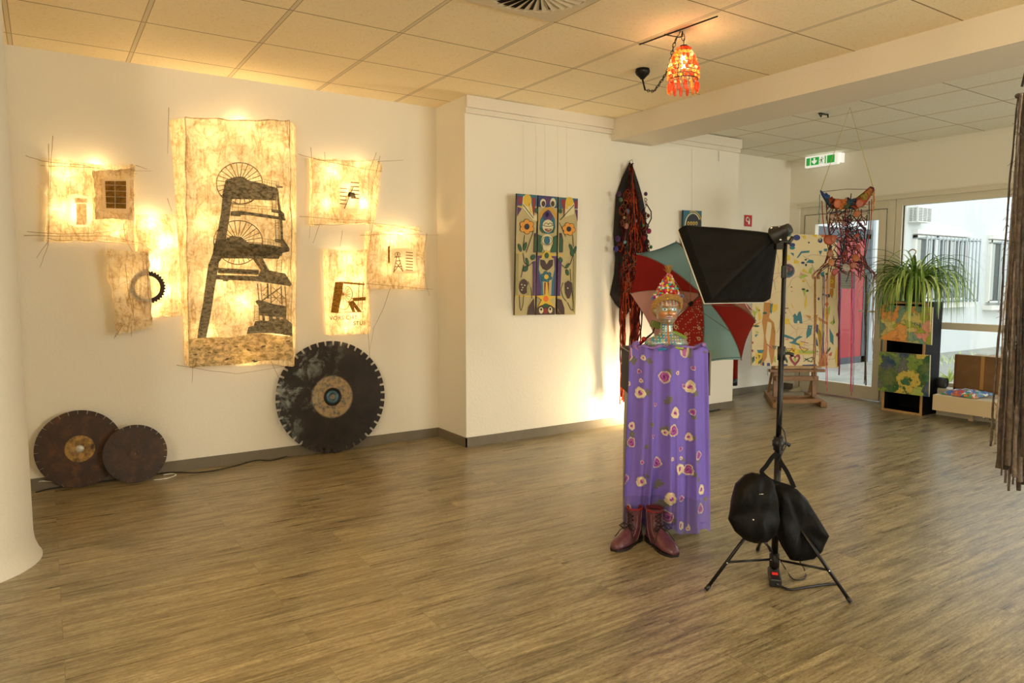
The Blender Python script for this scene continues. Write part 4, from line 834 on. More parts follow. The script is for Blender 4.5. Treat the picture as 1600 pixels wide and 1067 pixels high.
# ------------------------------------------------------------------ draped pedestal
FW = Vector((.549, .836, 0)); RT = Vector((.836, -.549, 0)); TB = -FW
pc = RT*.808 + FW*3.76; rotP = Matrix(((RT.x, FW.x, 0), (RT.y, FW.y, 0), (0, 0, 1)))
T = thing('pedestal', 'pedestal of a black case on a grey stand, behind the purple cloth', 'pedestal', pc)
M_case = mat('black_case', '0b0908', .6, bump=.2, bscale=200, spec=.2); M_alu = mat('case_edge', '77705f', .4, .7)
m = MB(); m.box(pc+Vector((0, 0, .86)), (.41, .28, .225), rot=rotP); m.build('black_case', [M_case], T, mods=.004)
m = MB()
for sx_ in (-1, 1):
    m.box(pc+RT*sx_*.2055+TB*.1405+Vector((0, 0, .86)), (.008, .006, .226), rot=rotP)
    m.box(pc+RT*sx_*.2055+Vector((0, 0, .972)), (.006, .284, .006), rot=rotP)
m.box(pc+TB*.141+Vector((0, 0, .972)), (.41, .006, .006), rot=rotP); m.build('metal_edging', M_alu, T)
m = MB(); m.box(pc+Vector((0, 0, .976)), (.40, .27, .006), rot=rotP); m.build('dark_red_top', mat('burgundy_top', '3a0e10', .5), T)
m = MB(); m.box(pc+FW*.02+Vector((0, 0, .3735)), (.375, .24, .747), rot=rotP); m.build('grey_stand', mat('stand_grey', '8a8676', .5, .3), T, mods=.003)
# cloth ------------------------------------------------
NU, NVV = 200, 240; ZT, ZB = .990, .05
def cloth_p(u, v):
    th = (u-.5)*2; s_ = th; z = ZT-(ZT-ZB)*v
    wid = .200+.030*v; dpt = .155 + .035*v
    fold = .5*math.sin(th*11+.8*math.sin(v*2+1)) + .32*math.sin(th*19+1.7+v) + .18*math.sin(th*31+2)
    S_ = wid*(s_ + .10*v*.5*math.sin(th*11+1.2)*(1-abs(s_)))
    Tt = dpt + .055*(1-s_*s_)*(.35+.35*v) + (.015+.026*v)*fold - .012*abs(s_)**4
    # hollow between the boots
    Tt -= .12*math.exp(-((S_+.085)/.085)**2)*max(0, v-.62)/.38
    zz = z
    if v > .96: zz = z + .016*math.sin(th*9+1)
    if v < .03:    # scrunched top edge rolls back over the case
        k = 1-v/.03; Tt -= .05*k; zz = ZT + .012*math.sin(th*7+1)*k + .006*math.sin(th*17) - .0*k
    else: zz += .012*math.sin(th*7+1)*max(0, 1-v*9)
    return pc + RT*(S_-.008) + TB*Tt + Vector((0, 0, zz))
FL = [  # flowers: crop px (930,540) scale 3.136 -> x, y, r, kind
 (198,55,20,'r'),(352,155,24,'r'),(245,235,22,'c'),(465,205,24,'c'),(262,65,10,'c'),(395,330,22,'c'),(385,415,24,'r'),(350,425,12,'c'),(475,325,13,'r'),(460,450,16,'c'),(205,400,16,'c'),(200,480,20,'r'),
 (315,575,23,'r'),(420,600,22,'c'),(458,610,22,'r'),(503,535,18,'r'),(240,670,22,'c'),(165,655,20,'r'),(370,745,26,'c'),(355,835,25,'r'),(430,745,13,'r'),(520,705,20,'c'),(513,795,20,'r'),(428,870,13,'c'),(460,885,9,'c'),(445,25,26,'r'),(183,800,12,'c'),(410,135,8,'c'),(310,288,8,'r'),(375,550,9,'c'),(242,570,8,'r'),(245,130,9,'r'),(250,175,8,'c'),(338,40,6,'r'),(425,505,10,'r'),(427,550,8,'c'),(195,190,10,'c'),(295,440,8,'r'),(145,792,8,'c'),(478,110,10,'r'),(440,200,9,'r')]
LV = [(222,80,14),(287,75,12),(370,130,12),(275,230,12),(490,235,12),(370,260,12),(360,275,10),(350,415,16),(480,350,9),(478,450,9),(180,480,16),(205,440,12),(175,335,10),(262,495,9),(290,385,9),(480,625,10),(440,560,7),(330,680,14),(320,700,10),(500,650,9),(345,775,14),(330,795,12),(380,850,12),(265,640,8),(150,630,8),(545,755,9),(440,900,8),(460,40,13),(497,560,8)]
def cloth_uv(px, py):   # position on the undraped cloth: metres across, metres down
    q = onp(px, py, pc+TB*.19, TB); dv = q-pc; return dv.dot(RT), dv.z
FLm = [(*cloth_uv(x/3.136+930, y/3.136+540), r/3.136/300, k) for x, y, r, k in FL]; LVm = [(*cloth_uv(x/3.136+930, y/3.136+540), r/3.136/300) for x, y, r in LV]
import numpy as np
pur = np.array(H('7664bc')[:3]); pur2 = np.array(H('6a46ac')[:3]); crm = np.array(H('d8c8a4')[:3]); ros = np.array(H('8a2f86')[:3]); rosl = np.array(H('c88ac0')[:3]); grn = np.array(H('6d6a62')[:3]); drk = np.array(H('56206a')[:3])
def cloth_col(u, v):
    th = (u-.5)*2; x = th*(.176+.05*v); z = ZT-(ZT-ZB)*v
    c = pur*(1+.06*mn.noise(Vector((x*14, z*9, 0))))
    for fx, fz_, r in LVm:
        dx, dz = x-fx, z-fz_; a = math.atan2(dz, dx); dd = math.hypot(dx, dz*.8)
        if dd < r*(.7+.5*abs(math.sin(a*2+fx*50))): c = grn*(1+.5*mn.noise(Vector((x*300, z*300, 1))))
    for fx, fz_, r, k in FLm:
        dx, dz = x-fx, z-fz_; dd = math.hypot(dx*1.12, dz*.88)
        if dd < r*1.7 and dd >= r: c = c*.93
        if dd < r*1.25:
            a = math.atan2(dz, dx); rr = r*(1.05+.10*math.cos(3*a+fx*90)+.05*math.cos(7*a+fz_*50))
            if dd < rr:
                q = dd/rr; sw = math.sin(q*11+a*2+fx*70)
                if k == 'r': c = (ros*(.75-.25*sw)+rosl*(.25+.25*sw)) if q < .80 else crm*(.9+.1*sw)
                else: c = crm*(1+.12*sw) if q > .42 else (rosl if sw > 0 else ros)
                if q < .18: c = drk if k == 'r' else ros
    return np.clip(c, 0, 1)
T = thing('floral_cloth', 'purple chiffon cloth printed with roses, draped down the front of the pedestal', 'cloth', pc+TB*.2)
mU = MB(); mU.grid(cloth_p, NU, NVV); cols = [cloth_col(i/NU, j/NVV) for j in range(NVV+1) for i in range(NU+1)]
M_chif = attr_mat('chiffon_print', .75, spec=.2); b_ = M_chif.node_tree; pr_ = b_.nodes['Principled BSDF']
tc_ = b_.nodes.new('ShaderNodeTexCoord'); sp_ = b_.nodes.new('ShaderNodeSeparateXYZ'); mm = b_.nodes.new('ShaderNodeMath'); mm.operation = 'LESS_THAN'; mm.inputs[1].default_value = .225
m2_ = b_.nodes.new('ShaderNodeMath'); m2_.operation = 'MULTIPLY_ADD'; m2_.inputs[1].default_value = -.25; m2_.inputs[2].default_value = 1
b_.links.new(tc_.outputs['Object'], sp_.inputs[0]); b_.links.new(sp_.outputs[2], mm.inputs[0]); b_.links.new(mm.outputs[0], m2_.inputs[0]); b_.links.new(m2_.outputs[0], pr_.inputs['Alpha'])
mU.build('printed_chiffon', M_chif, T, colors=cols)
def lin_p(u, v):
    p = cloth_p(u, v*.815); return p - TB*.012
m = MB(); m.grid(lin_p, 120, 60); m.build('lining', mat('purple_lining', '6c5ab2', .8), T)
m = MB()
for sgn, k in ((-1, 5), (1, 5)):
    P = [pc+RT*sgn*(.165+.012*math.sin(i*1.3))+TB*(.15-.03*i)+Vector((0, 0, .992+.016*math.sin(i*.9+sgn))) for i in range(7)]; m.tube(P, [.004, .012, .017, .015, .017, .012, .004], 10)
P = [pc+RT*(-.16+.027*i)+TB*(.12+.012*math.sin(i))+Vector((0, 0, .992+.006*math.sin(i*1.7))) for i in range(13)]; m.tube(P, [.01+.004*math.sin(i*2.1) for i in range(13)], 8)
m.build('gathered_edge', mat('purple_cloth', '7664bc', .8, col2='a678b4', vscale=18), T)

# ------------------------------------------------------------------ painted bust
bc = pc + TB*.03 + RT*.004; fz0 = .982
NA, NR = 128, 170; HB = .300    # height of the bust
def ip(t, pts):
    for (a, va), (b_, vb) in zip(pts[:-1], pts[1:]):
        if t <= b_:
            k = (t-a)/(b_-a); k = k*k*(3-2*k); return va+(vb-va)*k
    return pts[-1][1]
def bust_r(a, z):
    """a: angle, 0 = front; z: metres above base"""
    s_, c_ = math.sin(a), math.cos(a)
    wx = ip(z, [(0, .108), (.022, .116), (.045, .104), (.062, .070), (.076, .040), (.090, .033), (.120, .031), (.132, .033), (.140, .041), (.158, .051), (.190, .058), (.225, .060), (.262, .050), (.286, .030), (.300, .004)])
    wy = ip(z, [(0, .056), (.030, .060), (.055, .048), (.076, .036), (.090, .031), (.120, .030), (.130, .040), (.140, .055), (.158, .064), (.190, .068), (.225, .070), (.262, .058), (.286, .034), (.300, .004)])
    r = 1/math.sqrt((s_/wx)**2+(c_/wy)**2)
    if z > .125:   # face relief
        x = r*s_
        if c_ > 0:
            g = lambda cx, cz, sx_, sz_, h: h*math.exp(-((x-cx)/sx_)**2-((z-cz)/sz_)**2)
            r += g(0, .190, .0075, .012, .012) + g(0, .180, .0095, .006, .006)
            for e in (-1, 1):
                r += g(e*.023, .206, .012, .009, -.006) + g(e*.0235, .206, .008, .0055, .0045) + g(e*.024, .222, .014, .006, .003) + g(e*.030, .178, .017, .015, .005)
            r += g(0, .165, .012, .0035, .0055) + g(0, .157, .010, .0035, .006) + g(0, .1615, .011, .0014, -.003) + g(0, .143, .012, .008, .006) + g(0, .240, .04, .02, .003)
        for e in (-1, 1):
            r += .013*math.exp(-((a-e*1.62)/.13)**2-((z-.198)/.020)**2)
    if z < .06: r += .006*math.exp(-((abs(a)-.5)/.3)**2-((z-.05)/.01)**2)
    return r
V = []; cols = []
def bust_col(a, z, x):
    n = mn.noise(Vector((x*40, z*40, a*2))); n2 = mn.noise(Vector((x*90+5, z*90, a*3)))
    silver = Vector((.36, .35, .31)); gold = Vector((.42, .25, .07)); teal = Vector((.05, .34, .42)); org = Vector((.62, .16, .04)); wht = Vector((.85, .85, .82))
    c = silver.lerp(gold, min(1, max(0, .5+n*1.6)))
    if z < .13:
        c = silver.lerp(teal, min(1, max(0, .55+n*2.2))); 
        if n2 > .28: c = Vector((.55, .15, .30)) if n > 0 else Vector((.20, .40, .12))
        if n2 < -.34: c = gold
        v = math.sin(x*210)*math.sin(z*230)
        if abs(v) > .86: c = wht
        if abs(x) < .0055 and math.cos(a) > 0: c = org if (z*200) % 2 < 1.6 else gold
        elif abs(x) < .008 and math.cos(a) > 0: c = teal
    elif math.cos(a) > 0:
        if z > .226:
            s_ = math.sin(x*330+z*30); c = silver if s_ > .2 else (Vector((.30, .36, .34)) if s_ > -.45 else org*.8)
            if s_ > .93: c = wht
        d2 = lambda cx, cz, sx_, sz_: math.hypot((x-cx)/sx_, (z-cz)/sz_)
        for e in (-1, 1):
            if d2(e*.030, .176, .020, .016) < 1: c = c.lerp(Vector((.62, .24, .10)), .75)
            if d2(e*.0235, .206, .0135, .0085) < 1: c = Vector((.25, .55, .60))
            if d2(e*.0235, .206, .0105, .0062) < 1: c = wht
            if d2(e*.0235, .206, .0052, .0052) < 1: c = Vector((.08, .28, .40))
            if d2(e*.0235, .206, .0024, .0026) < 1: c = Vector((.01, .01, .02))
            if d2(e*.0235, .2215, .015, .0025) < 1: c = Vector((.50, .20, .08))
            if d2(e*.0235, .2135, .012, .0016) < 1: c = Vector((.05, .04, .04))
        if d2(0, .186, .0075, .013) < 1: c = org.lerp(gold, .3)
        if d2(0, .161, .0135, .0075) < 1: c = Vector((.62, .35, .40)) if abs(z-.1615) > .0018 else Vector((.12, .04, .05))
        if d2(.0, .144, .006, .006) < 1: c = wht
    return c
for j in range(NR+1):
    z = HB*j/NR
    for i in range(NA):
        a = 2*math.pi*i/NA; aa = a if a < math.pi else a-2*math.pi; r = bust_r(aa, z); V.append(bc+RT*(r*math.sin(aa))+TB*(r*math.cos(aa))+Vector((0, 0, fz0+z)))
        cols.append(bust_col(aa, z, r*math.sin(aa)))
m = MB(); m.add(V, [(j*NA+i, j*NA+(i+1) % NA, (j+1)*NA+(i+1) % NA, (j+1)*NA+i) for j in range(NR) for i in range(NA)], 0, True); b0 = len(m.v)-1
T = thing('painted_bust', 'painted mannequin bust of a child with a beaded pointed hat, on the draped pedestal', 'bust', bc+Vector((0, 0, fz0)))
m.f.append([i for i in range(NA)][::-1]); m.m.append(0); m.sm.append(False)
m.build('head_and_shoulders', attr_mat('bust_paint', .28, .25, spec=.7), T, colors=cols)
M_hair = mat('blond_hair', 'd0a45c', .7, col2='a87c40', vscale=60, bump=.5, bscale=160)
rs = random.Random(11)
m = MB(); hz = fz0+.235
for i in range(70):   # rolled band of hair around the head
    t = i/69; a = math.radians(-128+256*t); r0 = .068
    for k in range(3):
        P = []
        for q in range(7):
            w = q/6; aa = a+.22*(w-.5)+rs.uniform(-.02, .02); R = r0+.006*math.sin(w*6+k)+k*.003; zz = hz + .034*math.cos(a)*1.0 + .005*math.sin(w*8+k*2) - (.030*max(0, abs(a)-1.0)); P.append(bc+RT*R*math.sin(aa)*.98+TB*R*math.cos(aa)+Vector((0, 0, zz+.008*(k-1))))
        m.tube(P, .0045, 5, cap=True)
m.build('hair_band', M_hair, T)
hb = bc+Vector((0, 0, fz0+.268)); ht = bc + RT*.006 + Vector((0, 0, fz0+.385))
m = MB(); m.lathe([(.064, -.012), (.058, .01), (.034, .060), (.015, .112), (.006, .122), (0, .123)], hb, 24, axis=(ht-hb)); m.build('hat_cone', mat('hat_felt', 'a83a6a', .9, col2='c8803c', vscale=30), T)
BC = {'bead_pink': 'd0226a', 'bead_orange': 'e2601c', 'bead_lime': 'a8c82c', 'bead_turquoise': '2cb0b4', 'bead_white': 'eee8dc', 'bead_red': 'c21c28', 'bead_yellow': 'e8c82c', 'bead_magenta': '9c1c7c', 'bead_rose': 'e890b4'}
BMt = [mat(k, v, .25) for k, v in BC.items()]; axh = (ht-hb).normalized(); e1 = axh.cross(TB).normalized(); e2 = axh.cross(e1)
rows = []
for rr in range(13):
    t = rr/12; R = .058*(1-t)**.95+.008; z = -.004+.118*t; nb = max(5, int(2*math.pi*R/.0115))
    m = MB()
    for k in range(nb):
        a = 2*math.pi*(k+.5*(rr % 2))/nb; rad = rs.uniform(.0048, .0088); ci = rs.randrange(9) if rr != 5 else (3 if k % 2 else 4)
        m.ball(hb+axh*(z+rs.uniform(-.003, .003))+(e1*math.cos(a)+e2*math.sin(a))*(R+rs.uniform(0, .005)), rad, 8, 5, ci)
    rows.append(m)
mm_ = MB()
for q in rows:
    b_ = len(mm_.v); mm_.v += q.v; mm_.f += [[b_+i for i in f] for f in q.f]; mm_.m += q.m; mm_.sm += q.sm
mm_.build('bead_covering', BMt, T)
M_bl = mat('pale_blue_ribbon', '5c8ac0', .5)
for sg in (-1, 1):
    m = MB(); o_ = hb+RT*sg*.066+Vector((0, 0, -.002+.004*sg))
    for k in range(6):
        a = k*math.pi/3; m.ball(o_+RT*(.009*math.cos(a)+sg*.008)+Vector((0, 0, .008*math.sin(a))), (.007, .004, .004), 6, 4)
    m.build('ribbon_bow', M_bl, T)
m = MB(); tp = ht+Vector((0, 0, -.004))
for i in range(90):
    a = rs.uniform(0, 6.28); sp = rs.uniform(.0, .022); l = rs.uniform(.035, .062); bend = rs.uniform(-.014, .004); P = [tp+Vector((0, 0, 0))]
    for q in range(1, 5): w = q/4; P.append(tp+RT*(sp*math.cos(a)*w+bend*w*w)+TB*sp*math.sin(a)*w+Vector((0, 0, l*(w-.12*w*w))))
    m.tube(P, [.0016, .0016, .0014, .001, .0004], 4, cap=False)
m.build('hair_tuft', M_hair, T)
# mallet / stick objects behind the neck
T = thing('toy_mallet', 'green wooden toy mallet with red knob, lying behind the neck of the bust', 'toy', bc-TB*.075+Vector((0, 0, fz0)))
M_lime = mat('lime_green', '7a9a22', .5); M_olv = mat('olive_green', '5c6a1c', .5)
g0 = dep(1024, 507, 3.82); g1 = dep(1062, 524, 3.86); rt2 = rotP @ Matrix.Rotation(math.radians(18), 3, 'Y')
m = MB(); m.box(g0, (.045, .045, .038), rot=rt2); m.build('mallet_head', M_olv, T, mods=.003)
m = MB(); m.box(g1, (.075, .03, .022), rot=rotP @ Matrix.Rotation(math.radians(28), 3, 'Y')); m.tube([g0, g1], .01, 8); m.build('lime_wedge', M_lime, T, mods=.003)
m = MB(); m.tube([dep(992, 544, 3.80), dep(1006, 532, 3.80), dep(1020, 520, 3.82), g0], [.010, .008, .004, .004], 8); m.build('stick', mat('dark_stick', '241612', .6), T)
m = MB(); m.ball(dep(1006, 530, 3.79), .014, 12, 8); m.ball(dep(1001, 535, 3.79), .010, 10, 6); m.build('red_knob', mat('red_knob', 'a01c16', .4), T)
for nm, lab, c1, pts in (('paint_brush', 'small blue painted stick lying on the gathered cloth before the bust', '2c7ab0', [(1023,547),(1034,544),(1046,547)]), ('paint_brush', 'small lime green painted stick lying on the gathered cloth before the bust', '9ab02c', [(1050,545),(1058,543),(1068,545)])):
    P = [dep(x, y, 3.61) for x, y in pts]; m = MB(); m.tube(P, [.004, .006, .003], 8); m.tube([P[0]+Vector((0, 0, -.006)), P[2]+Vector((0, 0, .006))], .003, 6); o = m.build(nm, mat('stick_'+c1, c1, .4), org=P[0]); tag(o, lab, 'paint stick')

# ------------------------------------------------------------------ boots
M_leather = mat('plum_leather', '643844', .3, col2='4c2834', vscale=30, bump=.15, bscale=50); M_lace = mat('black_lace', '120d0d', .7); M_redl = mat('red_lining', '8c1410', .8); M_sole = mat('dark_sole', '1c1010', .6); M_eye = mat('silver_thread', '9a7a78', .35, .5)
def boot(toe, heel, label, mirror):
    d_ = Vector((toe[0]-heel[0], toe[1]-heel[1], 0)); Lb = d_.length; d_.normalize(); s_ = Vector((-d_.y, d_.x, 0)); sc = Lb/.255
    o = Vector((heel[0], heel[1], 0))+d_*.05*sc
    F = lambda x, y, z: o+d_*x*sc+s_*y*sc+Vector((0, 0, z*sc))
    T = thing('lace_up_boot', label, 'boot', o, 'pair of plum ankle boots')
    secs = [(.002,.172,.048,.040,0),(-.002,.14,.045,.038,2),(-.004,.108,.044,.036,5),(-.002,.080,.048,.036,18),(.010,.058,.056,.036,38),(.034,.045,.055,.038,58),(.066,.038,.043,.041,74),(.100,.034,.034,.044,84),(.135,.031,.029,.043,90),(.165,.028,.0255,.036,94),(.185,.025,.020,.027,98),(.198,.020,.010,.014,100)]
    V = []; ns = 20
    for (x, z, a, b_, tilt) in secs:
        t = math.radians(tilt)
        for k in range(ns):
            q = 2*math.pi*k/ns; u = a*math.cos(q); w = b_*math.sin(q)*(1-.12*math.cos(q)*(1 if tilt > 50 else 0)); V.append(F(x+u*math.cos(t), w, max(.010, z+u*math.sin(t))))
    m = MB(); m.add(V, [(j*ns+k, j*ns+(k+1) % ns, (j+1)*ns+(k+1) % ns, (j+1)*ns+k) for j in range(len(secs)-1) for k in range(ns)], 0, True); m.f.append([(len(secs)-1)*ns+k for k in range(ns)]); m.m.append(0); m.sm.append(True)
    m.ball(F(-.012, 0, .042), (.040*sc, .034*sc, .036*sc), 16, 10, rot=Matrix((( d_.x, s_.x, 0), (d_.y, s_.y, 0), (0, 0, 1))))
    m.build('upper', M_leather, T)
    pts = []
    for x, w in ((-.046, .018), (-.03, .031), (0, .035), (.04, .032), (.08, .038), (.12, .043), (.155, .040), (.18, .030), (.198, .014)): pts.append((x, w))
    out = [F(x, w+.003, 0) for x, w in pts] + [F(x, -w-.003, 0) for x, w in pts[::-1]]
    m = MB(); m.prism(out, Vector((0, 0, .013))); m.prism([F(x, y, .0) for x, y in ((-.046,.02),(-.03,.033),(.02,.034),(.02,-.034),(-.03,-.033),(-.046,-.02))], Vector((0, 0, .028))); m.build('sole', M_sole, T)
    m = MB(); m.lathe([(.036, .168), (.041, .170), (.040, .178), (.035, .178)], o, 20, axis=(0, 0, 1), e1=d_, sx=1.17*sc, sy=1.0*sc); m.build('red_lining', M_redl, T)
    m = MB()
    front = [(.050,.158),(.046,.138),(.044,.118),(.046,.098),(.056,.082),(.074,.072),(.092,.066)]
    for i, (x, z) in enumerate(front):
        for sg in (-1, 1): m.ball(F(x-.010, sg*.017, z), .0028, 6, 4, 1)
    for (x0, z0), (x1, z1) in zip(front[:-1], front[1:]):
        m.tube([F(x0-.008, -.017, z0), F(x0+.004, 0, (z0+z1)/2+.004), F(x1-.008, .017, z1)], .0022, 5); m.tube([F(x0-.008, .017, z0), F(x0+.004, 0, (z0+z1)/2+.004), F(x1-.008, -.017, z1)], .0022, 5)
    m.build('laces', [M_lace, M_eye], T)
    m = MB()
    for sg, l in ((1, .05), (-1, .045), (1, .03), (-1, .035)):
        kx, kz = .058, .094; m.tube([F(kx, 0, kz), F(kx+.012, sg*l*.5, kz+.014), F(kx+.016, sg*l, kz-.004), F(kx+.010, sg*l*.6, kz-.018), F(kx+.004, 0, kz)], .0024, 5)
    for sg in (-1, 1): m.tube([F(.062, 0, .092), F(.085, sg*.03, .075), F(.10, sg*.05, .04), F(.09, sg*.062, .014)], .002, 5)
    m.build('lace_bow', M_lace, T)
    m = MB()
    for sg in (-1, 1):
        m.tube([F(.000, sg*.041, .165), F(.004, sg*.040, .12), F(.010, sg*.041, .08), F(.03, sg*.042, .045), F(.052, sg*.043, .02)], .0012, 5); m.tube([F(.026, sg*.030, .165), F(.024, sg*.030, .12), F(.030, sg*.031, .085), F(.06, sg*.036, .058), F(.09, sg*.036, .045)], .0012, 5)
    m.build('side_seams', M_eye, T)
boot((2.289, 2.575), (2.535, 2.652), 'plum leather lace-up boot with its toe pointing left, beneath the purple cloth', False)
boot((2.492, 2.352), (2.568, 2.615), 'plum leather lace-up boot with its toe pointing forward, beneath the purple cloth', True)

# ------------------------------------------------------------------ open umbrella behind the bust
ax = CR*-.685 + CU*-.5495 + CB*.478; e1 = CR*.6755 - CU*.725 + CB*.1345; e2 = CR*-.2727 - CU*.4152 - CB*.8679; hub = dep(1075.7, 478, 4.12) - ax*.135
T = thing('umbrella', 'open child umbrella of red dotted, teal and pink panels, tilted behind the bust', 'umbrella', hub)
Ru, hu = .426, .135; off = math.radians(135); NSEG = 12
def canopy(th, t, sag=1):
    r = Ru*math.sin(t*1.15)/math.sin(1.15); h = hu*(1-math.cos(t*1.35))/(1-math.cos(1.35)); return hub + ax*h + (e1*math.cos(th)+e2*math.sin(th))*r
def dots_mat():
    b = NB('red_dotted_print'); v = b.coord(); vo = b.new('TexVoronoi'); vo.inputs['Scale'].default_value = 62; vo.inputs['Randomness'].default_value = .45; b.L(v, vo.inputs['Vector'])
    v2 = b.new('TexVoronoi'); v2.inputs['Scale'].default_value = 20; b.L(v, v2.inputs['Vector'])
    f = b.math('LESS_THAN', vo.outputs['Distance'], .24); g = b.math('LESS_THAN', v2.outputs['Distance'], .27); g2 = b.math('LESS_THAN', v2.outputs['Distance'], .15)
    c = b.mix(f, H('a81814'), H('d8c8b4')); c = b.mix(g, c, H('d8c0a0')); c = b.mix(g2, c, H('b0382c')); b.L(c, b.p.inputs['Base Color']); b.p.inputs['Roughness'].default_value = .7
    return b.m
UM = {'r': mat('dark_red_cloth', '94120e', .7), 't': mat('teal_cloth', '8cbccc', .7), 'd': dots_mat(), 'p': mat('dusty_pink_cloth', 'c08c84', .7)}
seq = ['r', 't', 'd', 'p'] * 2
rib_th = [off + i*math.pi/4 for i in range(9)]
for i in range(8):
    a0, a1 = rib_th[i], rib_th[i+1]; m = MB()
    def fn(u, v, a0=a0, a1=a1):
        th = a0+(a1-a0)*u; k = math.cos((u-.5)*math.pi/4)/1.0; s_ = math.sin(math.pi*u); p0 = canopy(a0, v); p1 = canopy(a1, v); st = p0.lerp(p1, u); ro = canopy(th, v)
        p = ro.lerp(st, .80); c = hub+ax*((p-hub).dot(ax)); return p.lerp(c, .045*s_*v**6)
    m.grid(fn, 10, 12, 0, True); o = m.build('canopy_panel', UM[seq[i]], T)
    if seq[i] == 't':
        m = MB(); m.tube([fn(u/10, .95)-(-ax*.002) for u in range(11)], .002, 4); m.build('hem_stitching', mat('teal_stitch', '2f5e78', .7), T)
M_rib = mat('umbrella_rib', '8f8678', .35, .6)
for i in range(8):
    m = MB(); m.tube([canopy(rib_th[i], t/10)+ax*.004 for t in range(11)], .0022, 5); m.tube([canopy(rib_th[i], .52)+ax*.006, hub+ax*.11+(canopy(rib_th[i], .52)-canopy(0, 0)-ax*((canopy(rib_th[i], .52)-hub).dot(ax)))*.08], .0016, 5)
    m.ball(canopy(rib_th[i], 1.0), .005, 8, 5); m.build('rib', M_rib, T)
m = MB(); m.tube([hub-ax*.05, hub+ax*.34], .0045, 8); m.build('shaft', M_rib, T)
m = MB(); m.lathe([(0, -.01), (.012, -.01), (.014, .01), (.006, .02)], hub, 12, axis=ax); m.lathe([(.005, .095), (.013, .10), (.013, .125), (.005, .13)], hub, 12, axis=ax); m.build('runner', M_black, T)
m = MB(); m.tube([hub+ax*.31, hub+ax*.37], [.010, .012], 10); m.build('handle', UM['r'], T)
q0 = canopy(rib_th[4], .35)-ax*.01; q1 = canopy(rib_th[4]-.12, 1.02)-ax*.015
m = MB()
def strip(u, v): p = q0.lerp(q1, v); w = e1*(.045*(u-.5)); return p+w-ax*(.012*math.sin(v*5+u*3))+CR*.03*math.sin(v*3)
m.grid(strip, 6, 14); m.build('pink_tie', mat('pale_pink_cloth', 'd8aeb0', .7), T)

# ------------------------------------------------------------------ softbox on tripod
base = onz(1209, 905, 0); base = Vector((base.x, base.y, 0)); DP = base.dot(FW)
T = thing('light_stand', 'black tripod light stand with telescopic pole holding the softbox', 'light stand', base)
apex = dep(1217, 366, DP-.03); zt = apex.z-.04
m = MB(); m.tube([base+Vector((0, 0, .05)), base+Vector((0, 0, .62))], .0150, 14); m.build('lower_pole', M_dark, T)
m = MB(); m.tube([base+Vector((0, 0, .60)), base+Vector((0, 0, 1.02))], .0120, 14); m.build('middle_pole', M_dark, T)
m = MB(); m.tube([base+Vector((0, 0, 1.0)), Vector((base.x, base.y, zt))], .0095, 14); m.build('upper_pole', M_dark, T)
for zz, r_ in ((.62, .021), (1.02, .017), (.09, .022), (.36, .024)):
    m = MB(); m.lathe([(.010, -.03), (r_, -.03), (r_, .03), (.010, .03)], base+Vector((0, 0, zz)), 14); m.build('collar', M_black, T)
    if zz > .5:
        m = MB(); m.tube([base+Vector((0, 0, zz)), base+RT*.035+Vector((0, 0, zz)), base+RT*.05+Vector((0, 0, zz-.008))], [.006, .006, .010], 8); m.build('lock_knob', M_black, T)
feet = [onz(1104, 920, .008), onz(1328, 939, .008), onz(1184, 858, .008)]
for f_ in feet:
    dr = Vector((f_.x-base.x, f_.y-base.y, 0)); dn = dr.normalized(); tp = base+dn*.024+Vector((0, 0, .36)); m = MB(); m.tube([tp, f_], .0078, 10); m.build('leg', M_dark, T)
    m = MB(); m.tube([f_.lerp(tp, .04), f_.lerp(tp, -.01)], .0095, 8); m.build('rubber_foot', M_black, T)
    mid = tp.lerp(f_, .70); m = MB(); m.tube([base+dn*.02+Vector((0, 0, .095)), mid], .0055, 8); m.build('brace', M_dark, T)
    m = MB(); m.ball(tp+TB*.012, .006, 8, 6); m.ball(mid+TB*.008, .004, 8, 6); m.ball(base+dn*.022+TB*.006+Vector((0, 0, .095)), .004, 8, 6); m.build('rivet', M_chrome, T)
# lamp head
TS = thing('softbox', 'black rectangular softbox facing left with white front edge, on the tripod stand', 'softbox', apex)
def cp(r, u, b): return apex + CR*r + CU*u + CB*b
cA, cB, cC = dep(1071, 352, DP+.09), dep(1113, 467, DP-.01), dep(1204, 466, DP+.26); cD = cA+cC-cB
ctr = (cA+cC)/2; nrm_ = (cB-cA).cross(cC-cB).normalized()
if nrm_.dot(apex-ctr) > 0: nrm_ = -nrm_
M_nylon = mat('black_nylon', '070707', .55, bump=.45, bscale=16, spec=.16); M_diff = mat('white_diffuser', 'd8d4c8', .8)
corn = [cA, cB, cC, cD]; top4 = [apex+(c-apex)*.09 for c in corn]
m = MB()
for i in range(4):
    a, b_, ta, tb = corn[i], corn[(i+1) % 4], top4[i], top4[(i+1) % 4]; mid_out = ((a+b_)/2-ctr).normalized()
    def fn(u, v, a=a, b_=b_, ta=ta, tb=tb, mo=mid_out):
        p = ta.lerp(tb, u).lerp(a.lerp(b_, u), v); bow = math.sin(math.pi*v)*.016*math.sin(math.pi*u)**.5; sagm = math.sin(math.pi*u)*math.sin(math.pi*v)
        p = p + mo*(bow-.014*sagm) + mo*.005*mn.noise(p*14)*math.sin(math.pi*u); return p
    m.grid(fn, 18, 24, 0, True)
m.build('fabric_hood', M_nylon, TS)
m = MB()
for i in range(4):
    a, b_ = corn[i], corn[(i+1) % 4]
    def fl(u, v, a=a, b_=b_): return a.lerp(b_, u)+nrm_*(.045*v)+(a.lerp(b_, u)-ctr)*.012*math.sin(v*3)
    m.grid(fl, 8, 3, 0, True)
m.build('front_lip', M_nylon, TS)
